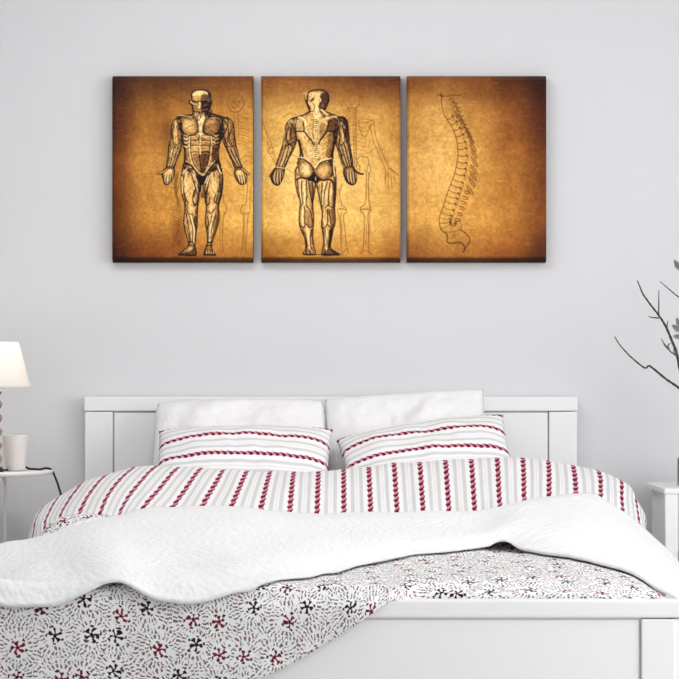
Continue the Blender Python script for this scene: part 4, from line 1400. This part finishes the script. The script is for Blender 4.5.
    for s_ in (BB(120, 290, 135, 370, 130, 440), BB(150, 300, 165, 370, 160, 430, 130, 450), BB(105, 400, 130, 450, 150, 520), BB(170, 330, 182, 420)):
        p.stroke(s_, 1.2, INK, .85)
    for s_ in (BB(140, 440, 165, 520, 190, 590), BB(165, 440, 185, 520, 205, 590), BB(190, 430, 205, 520, 215, 585), BB(120, 460, 150, 540, 175, 600)):
        p.stroke(s_, 1.0, INK, .9)
        p.stroke([(x - 1, y) for x, y in s_], .6, HI, .55)
    p.stroke(BB(155, 370, 160, 410), 1.6, HI, .7)
    # back: shoulder blades, trapezius, spine
    p.fill(Z5(480, 20, 640, -60, 690, 60, 640, 180, 480, 175), DEEP, .72)
    p.fill(Z5(340, 60, 470, 60, 460, 180, 380, 300, 340, 380, 320, 200), SH, .45)
    p.fill(Z5(470, 240, 580, 200, 600, 420, 560, 560, 500, 620, 440, 560, 480, 420), SH, .6)
    p.fill(Z5(560, 180, 650, 130, 640, 300, 590, 440, 560, 600, 500, 640, 540, 520, 570, 350), INK, .85)
    p.fill(Z5(-40, 30, 80, 60, 95, 180, -10, 180), (196, 160, 112), .6)
    p.glow(305, 133, 5, 8, HI, .35)
    p.glow(310, 153, 6, 6, HI, .5)
    p.glow(319, 152, 6, 6, HI, .35)
    p.stroke(Z5(-60, 180, 30, 185, 100, 188, 150, 255, 215, 330, 248, 395), 1.3, INK, .9)
    p.stroke(Z5(95, 185, 100, 120, 78, 30), 1.3, INK, .85)
    p.stroke(Z5(640, 180, 560, 190, 470, 178, 440, 230, 370, 310, 335, 380), 1.6, INK, .95)
    p.stroke(Z5(470, 180, 490, 60, 510, -20), 1.2, INK, .85)
    p.stroke(Z5(112, 20, 120, 120), 1.4, HI, .7)
    p.stroke(Z4(0, 510, 90, 550, 130, 600, 120, 679), 1.6, HI, .9)
    p.stroke(Z4(420, 550, 500, 535, 580, 510, 620, 520), 1.7, HI, .9)
    p.stroke(Z4(440, 600, 470, 640), 1.2, HI, .6)
    p.stroke(Z4(-90, 560, 0, 510, 90, 480, 190, 430), 1.0, INK, .8)
    p.stroke(Z4(400, 490, 470, 500, 590, 480), 1.2, DEEP, .8)
    p.fill(Z4(240, 460, 300, 360, 330, 360, 370, 480, 345, 560, 345, 900, 260, 900, 265, 580), (250, 226, 168), .8)
    for k in range(24):
        y = 124.5 - 5 + k * 2.05
        if y < 158:
            p.stroke([(315.2, y), (317.2, y + .2)], .8, (110, 70, 34), .85, curve=False)
            p.stroke([(316, y + 1), (317.8, y + 1)], .8, HI, .8, curve=False)
    p.stroke(Z5(250, 0, 240, 200, 270, 400), .8, SH, .6)
    p.stroke(Z5(330, 0, 325, 200, 318, 400), .7, SH, .5)
    p.stroke(Z5(20, 330, 50, 480, 80, 590), 1.5, INK, .85)
    p.stroke(Z5(130, 560, 110, 500), 1.0, SH, .5)
    # buttocks
    p.solid(Z6(10, 230, 50, 180, 120, 170, 200, 215, 240, 300, 235, 390, 190, 450, 90, 450, 20, 400, 5, 320), (242, 212, 150), SH, 4.5)
    p.solid(Z6(290, 320, 330, 240, 400, 205, 480, 200, 535, 260, 550, 360, 510, 450, 410, 485, 330, 440, 285, 380), (222, 186, 118), SH, 4.5, side=.35)
    p.stroke(Z6(0, 140, 80, 145, 160, 190, 220, 260, 250, 320), 1.3, INK, .9)
    p.stroke(Z6(280, 310, 330, 240, 400, 190, 480, 170, 560, 160), 1.3, INK, .9)
    p.stroke(Z6(5, 120, 90, 130, 180, 180), 1.0, HI, .8)
    p.stroke(Z6(280, 290, 350, 190, 450, 150, 540, 135), 1.3, HI, .85)
    p.fill(Z6(480, 180, 560, 150, 570, 380, 530, 440, 550, 320, 520, 240), INK, .8)
    p.stroke(Z6(-30, 480, 40, 450, 120, 460, 200, 450), 1.5, INK, .9)
    p.stroke(Z6(340, 470, 420, 490, 520, 480, 570, 550), 1.6, INK, .9)
    p.fill(Z6(160, 460, 240, 360, 262, 300, 285, 390, 350, 470, 310, 540, 285, 460, 280, 540, 230, 500, 165, 500), INK, .95)
    p.stroke(Z6(288, 440, 286, 480), 1.0, HI, .8)
    p.stroke(Z6(575, 150, 580, 300, 600, 420), 1.3, HI, .8)
    # thighs and calves
    for s_ in (BC(270, 110, 268, 180, 278, 260), BC(300, 105, 305, 180, 300, 250), BC(315, 110, 325, 190, 345, 270), BC(340, 110, 348, 190, 340, 250), BC(240, 100, 250, 180, 268, 250), BC(270, 270, 290, 300, 288, 400), BC(300, 270, 330, 320, 345, 390), BC(265, 415, 285, 425, 300, 400, 320, 425, 348, 410),
               BC(275, 440, 300, 510, 305, 570), BC(335, 440, 325, 520, 335, 570)):
        p.stroke(s_, 1.0, INK, .82)
    for s_ in (BC(255, 110, 258, 180, 270, 250), BC(285, 120, 288, 190, 290, 250), BC(275, 290, 272, 350, 275, 405), BC(310, 430, 318, 500, 320, 560), BC(288, 265, 275, 285)):
        p.stroke(s_, 1.6, HI, .75)
    p.fill(BC(300, 300, 340, 330, 348, 400, 320, 420, 298, 400), SH, .4)
    p.fill(BC(318, 120, 345, 120, 348, 230, 330, 220), DEEP, .45)
    for s_ in (BD(15, 120, 12, 200, 15, 280), BD(50, 115, 30, 190, 25, 270), BD(68, 120, 58, 200, 62, 270), BD(95, 110, 100, 200, 90, 280), BD(35, 290, 55, 275, 85, 290), BD(50, 300, 52, 380, 45, 410), BD(60, 300, 70, 370, 75, 410), BD(10, 420, 30, 430, 50, 405, 75, 425, 100, 410),
               BD(35, 440, 45, 520, 30, 580), BD(75, 435, 72, 500, 60, 560)):
        p.stroke(s_, 1.0, INK, .85)
    for s_ in (BD(30, 120, 20, 200, 18, 270), BD(45, 180, 42, 260), BD(30, 310, 25, 370, 35, 405), BD(45, 440, 40, 520, 38, 570), BD(80, 130, 78, 200)):
        p.stroke(s_, 1.5, HI, .75)
    p.fill(BD(70, 300, 100, 300, 100, 400, 78, 420), SH, .6)
    p.fill(BD(60, 440, 88, 440, 75, 540, 50, 590, 58, 520), INK, .75)
    p.fill(BD(82, 130, 108, 130, 104, 270, 90, 270), DEEP, .6)
    # feet
    p.fill(BD(20, 600, 60, 570, 128, 600, 128, 612, 20, 612), DEEP, .7)
    p.fill(BC(295, 570, 350, 570, 360, 608, 285, 608), (170, 120, 66), .6)
    for s_ in (BC(278, 606, 362, 608), BC(300, 545, 300, 600), BC(318, 580, 330, 600), BD(15, 611, 130, 610), BD(70, 575, 125, 604), BD(35, 585, 30, 608)):
        p.stroke(s_, 1.2, INK, .85)
    p.stroke(BC(362, 608, 410, 608), .9, INK, .6)
    # head
    p.fill(Z4(350, 190, 380, 140, 440, 120, 490, 170, 490, 250, 455, 330, 430, 410, 350, 380, 340, 300, 380, 250), (70, 38, 26), .88)
    p.glow(322, 106, 1.6, 1.6, (150, 120, 100), .6)
    p.fill(Z4(190, 240, 240, 210, 270, 220, 240, 265, 200, 275), SH, .8)
    p.glow(308, 94, 4, 2.4, HI, .7)
    for s_ in (Z4(205, 270, 260, 210), Z4(240, 300, 265, 340, 260, 390), Z4(330, 340, 355, 420, 380, 470)):
        p.stroke(s_, .8, DEEP, .75)
    p.stroke(Z4(155, 290, 155, 160, 185, 110, 260, 85, 360, 80, 430, 95, 490, 150, 500, 260), 1.3, INK, .85)
    p.fill(Z4(120, 250, 155, 265, 185, 330, 185, 400, 150, 340), INK, .85)
    p.stroke(Z4(120, 240, 150, 320, 185, 410), 1.3, INK, .85)
    p.stroke(Z4(165, 275, 180, 310, 200, 330), 1.0, HI, .8)
    p.stroke(Z4(440, 400, 480, 300, 505, 250), 1.4, INK, .85)
    p.stroke(Z4(200, 420, 235, 405, 245, 440, 200, 455), 1.2, HI, .7)
    p.stroke(Z4(380, 400, 430, 450, 480, 490), 1.6, HI, .8)
    p.stroke(Z4(190, 350, 195, 420, 240, 430), .9, INK, .7)
    for s_ in (Z4(110, 150, 100, 230), Z4(300, 60, 430, 70, 520, 120)):
        p.stroke(s_, .7, (110, 66, 30), .5)
    for q, (sh, n_, an) in enumerate(((legL, 170, 1.6), (legR, 200, 1.5), (armL, 150, 1.85), (armR, 190, 1.3), (torso, 420, .6), (torso, 260, 2.4), (head, 40, 1.2))):
        p.hatch(sh, n_, an, 240 + q, dark=.36, light=.34, L=3.0)
    return p


def spine_print():
    p = Print(407, 75.2, 546.5, 262)
    p.ground([[(132, 82, 38), (146, 96, 46), (128, 78, 36), (96, 52, 24), (64, 28, 14)],
              [(198, 150, 80), (215, 170, 98), (188, 138, 72), (148, 92, 42), (92, 46, 22)],
              [(212, 166, 95), (225, 182, 110), (204, 154, 82), (174, 118, 55), (120, 70, 30)],
              [(204, 154, 82), (216, 170, 94), (205, 152, 78), (184, 128, 60), (132, 78, 35)],
              [(136, 84, 40), (170, 116, 56), (162, 104, 48), (146, 86, 36), (90, 46, 20)]], 13)
    C1 = (88, 52, 22)
    ant = SA(75, 70, 80, 130, 92, 190, 120, 240, 155, 300, 180, 370, 188, 430, 190, 480, 180, 540, 165, 610) + SB(145, 120, 118, 190, 90, 280, 68, 340, 64, 400, 85, 450, 110, 462)
    p.stroke(ant, .85, C1, .65)
    p.stroke(SA(50, 68, 75, 72, 110, 76, 160, 70, 210, 70), .8, C1, .6)
    p.stroke(SA(68, 60, 85, 78), 1.4, C1, .8)
    d = dense(ant, 24)
    L = np.concatenate([[0], np.cumsum(np.linalg.norm(np.diff(d, axis=0), axis=1))])
    rng = random.Random(5)
    nV = 23
    for k in range(nV):
        f = (k + .5) / nV
        s_ = L[-1] * (f ** .92) * .97
        x, y = np.interp(s_, L, d[:, 0]), np.interp(s_, L, d[:, 1])
        x2, y2 = np.interp(min(s_ + 1, L[-1]), L, d[:, 0]), np.interp(min(s_ + 1, L[-1]), L, d[:, 1])
        tx, ty = x2 - x, y2 - y
        l_ = math.hypot(tx, ty) + 1e-6
        nx_, ny_ = ty / l_, -tx / l_
        w = 5.5 + 5.5 * min(1, f * 1.5)
        if f > .12:
            p.stroke([(x, y), (x + nx_ * w * .5, y + ny_ * w * .5 + .9), (x + nx_ * w, y + ny_ * w - .3)], .8, C1, .5 if f > .55 else .7)
            p.stroke([(x + nx_ * w - .6, y + ny_ * w - .6), (x + nx_ * w + .6, y + ny_ * w + .6)], 1.6, C1, .7)
            p.stroke([(x + nx_ * w, y + ny_ * w), (x + nx_ * (w + .8), y + ny_ * w + 3), (x + nx_ * w * .95, y + ny_ * w + 5)], .7, C1, .4)
        # spinous processes behind
        b0 = (x + nx_ * (w + 4.2), y + ny_ * (w + 4.2) + 1)
        ln = 10.5 if .2 < f < .62 else 8
        if f < .10:
            for q in range(0):
                p.stroke([(447 + 3.4 * f * 30 + q * 2.6, 96 + k * 3.4 + q), (452 + 3.4 * f * 30 + q * 2.4, 99.5 + k * 3.6 + q)], .9, C1, .7, curve=False)
        elif f < .85:
            ex, ey = b0[0] + ln * .62, b0[1] + ln * (.78 if f < .62 else .30)
            p.stroke([b0, ((b0[0] + ex) / 2 + .6, (b0[1] + ey) / 2 - .6), (ex, ey), (ex - 1.6, ey + .9), (b0[0] + .6, b0[1] + 2.6)], .75, C1, .75)
            p.stroke([(b0[0] + 1, b0[1] + .8), (ex - .3, ey - .2)], .6, (150, 104, 54), .6, curve=False)
        else:
            p.stroke([b0, (b0[0] + 2, b0[1] + 1), (b0[0] + .5, b0[1] + 3.2), (b0[0] - 1, b0[1] + 3)], .9, C1, .65)
    for k in range(10):
        y = 100 + k * 4.2
        x = 449 + k * 1.9
        p.stroke([(x, y), (x + 3, y - 1.6), (x + 5.5, y + 2.5), (x + 8.5, y + 3.5)], .8, C1, .6)
        p.stroke([(x + 3, y + 1), (x + 8, y + 5)], .7, C1, .55, curve=False)
    # sacrum
    p.stroke(SB(110, 462, 120, 490, 112, 515, 130, 530, 165, 528, 200, 524, 228, 545, 236, 565, 226, 590), 1.2, C1, .8)
    p.stroke(SB(205, 440, 240, 462, 268, 495, 268, 525, 245, 560, 226, 590), 1.1, C1, .75)
    p.stroke(SB(70, 440, 110, 455, 160, 452, 205, 440), .7, C1, .45)
    p.stroke(SB(200, 380, 215, 420, 205, 440), .8, C1, .5)
    for q in ((225, 570, 232, 545), (150, 535, 200, 532), (240, 550, 262, 520), (130, 500, 170, 490), (150, 478, 200, 470)):
        p.stroke(SB(*q), .6, C1, .45)
    return p


canvas_mat = bpy.data.materials.new('printed_canvas')
canvas_mat.use_nodes = True
nt = canvas_mat.node_tree
b = nt.nodes['Principled BSDF']
b.inputs['Roughness'].default_value = 0.5
b.inputs['Specular IOR Level'].default_value = 0.16
ca = nt.nodes.new('ShaderNodeVertexColor')
ca.layer_name = 'print'
nt.links.new(ca.outputs['Color'], b.inputs['Base Color'])
tcn = nt.nodes.new('ShaderNodeTexCoord')
nzn = nt.nodes.new('ShaderNodeTexNoise')
nzn.inputs['Scale'].default_value = 500
nt.links.new(tcn.outputs['Object'], nzn.inputs['Vector'])
NB(nt).bump(nzn.outputs['Fac'], 0.12, 0.002, b.inputs['Normal'])

CF = -.058                                    # canvas face depth


def canvas(p, label):
    k = (CAMD + CF) / FPX
    nx, ny = p.nx, p.ny
    Xw = (p.X - 339.5) * k
    Zw = HC - (p.Y - HORIZON) * k
    # rounded, slightly bevelled stretcher edge
    ex = np.clip(1 - np.minimum(p.X - p.x0, p.x1 - p.X) / 2.2, 0, 1)
    ey = np.clip(1 - np.minimum(p.Y - p.y0, p.y1 - p.Y) / 5.2, 0, 1)
    Yw = CF + np.maximum(.009 * ex, .024 * ey)
    c = empty('wall_canvas', ((p.x0 + p.x1) / 2 * k - 339.5 * k, -.004, float(Zw.min())), label, 'canvas print', 'set of three sepia canvas prints')
    G = np.stack([Xw, Yw, Zw], -1)
    o = grid_mesh('printed_face', G, None, canvas_mat, c)
    at = o.data.color_attributes.new('print', 'FLOAT_COLOR', 'POINT')
    lum = p.img @ np.array([.3, .59, .11])
    bevel_shade = np.clip((p.Y - (p.y1 - 5.5)) / 3.0, 0, 1)[..., None]          # shade of the lower bevel, painted into the print colour
    p.img = p.img * (1 - .5 * bevel_shade)
    lum = p.img @ np.array([.3, .59, .11])
    s0 = np.clip((p.img - .5) * 1.2 + .49, 0, 1)
    s = np.clip(p.img * (np.clip((lum - .5) * 1.18 + .50, .02, 1) / np.maximum(lum, .02))[..., None], 0, 1) * .5 + s0 * .5
    s = np.clip(s * np.array([1.015, .978, .92]), 0, 1)
    l_ = np.where(s <= .04045, s / 12.92, ((s + .055) / 1.055) ** 2.4)
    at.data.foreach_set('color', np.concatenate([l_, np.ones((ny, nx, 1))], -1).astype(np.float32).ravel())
    x0, x1, z0, z1 = float(Xw.min()), float(Xw.max()), float(Zw.min()), float(Zw.max())
    bm = bmesh.new()
    pr = [(0.0006, CF + .0242), (.0, CF + .027), (.0, -.001)]
    rings = []
    for ins, yy in pr:
        rings.append([bm.verts.new((x, yy, z)) for x, z in ((x0 + ins, z0 + ins), (x1 - ins, z0 + ins), (x1 - ins, z1 - ins), (x0 + ins, z1 - ins))])
    for r0, r1 in zip(rings, rings[1:]):
        for q in range(4):
            bm.faces.new((r0[q], r0[(q + 1) % 4], r1[(q + 1) % 4], r1[q]))
    bm.faces.new(rings[-1])
    bmesh.ops.recalc_face_normals(bm, faces=bm.faces)
    obj('stretched_edge', bm, M['canvas_back'], c)


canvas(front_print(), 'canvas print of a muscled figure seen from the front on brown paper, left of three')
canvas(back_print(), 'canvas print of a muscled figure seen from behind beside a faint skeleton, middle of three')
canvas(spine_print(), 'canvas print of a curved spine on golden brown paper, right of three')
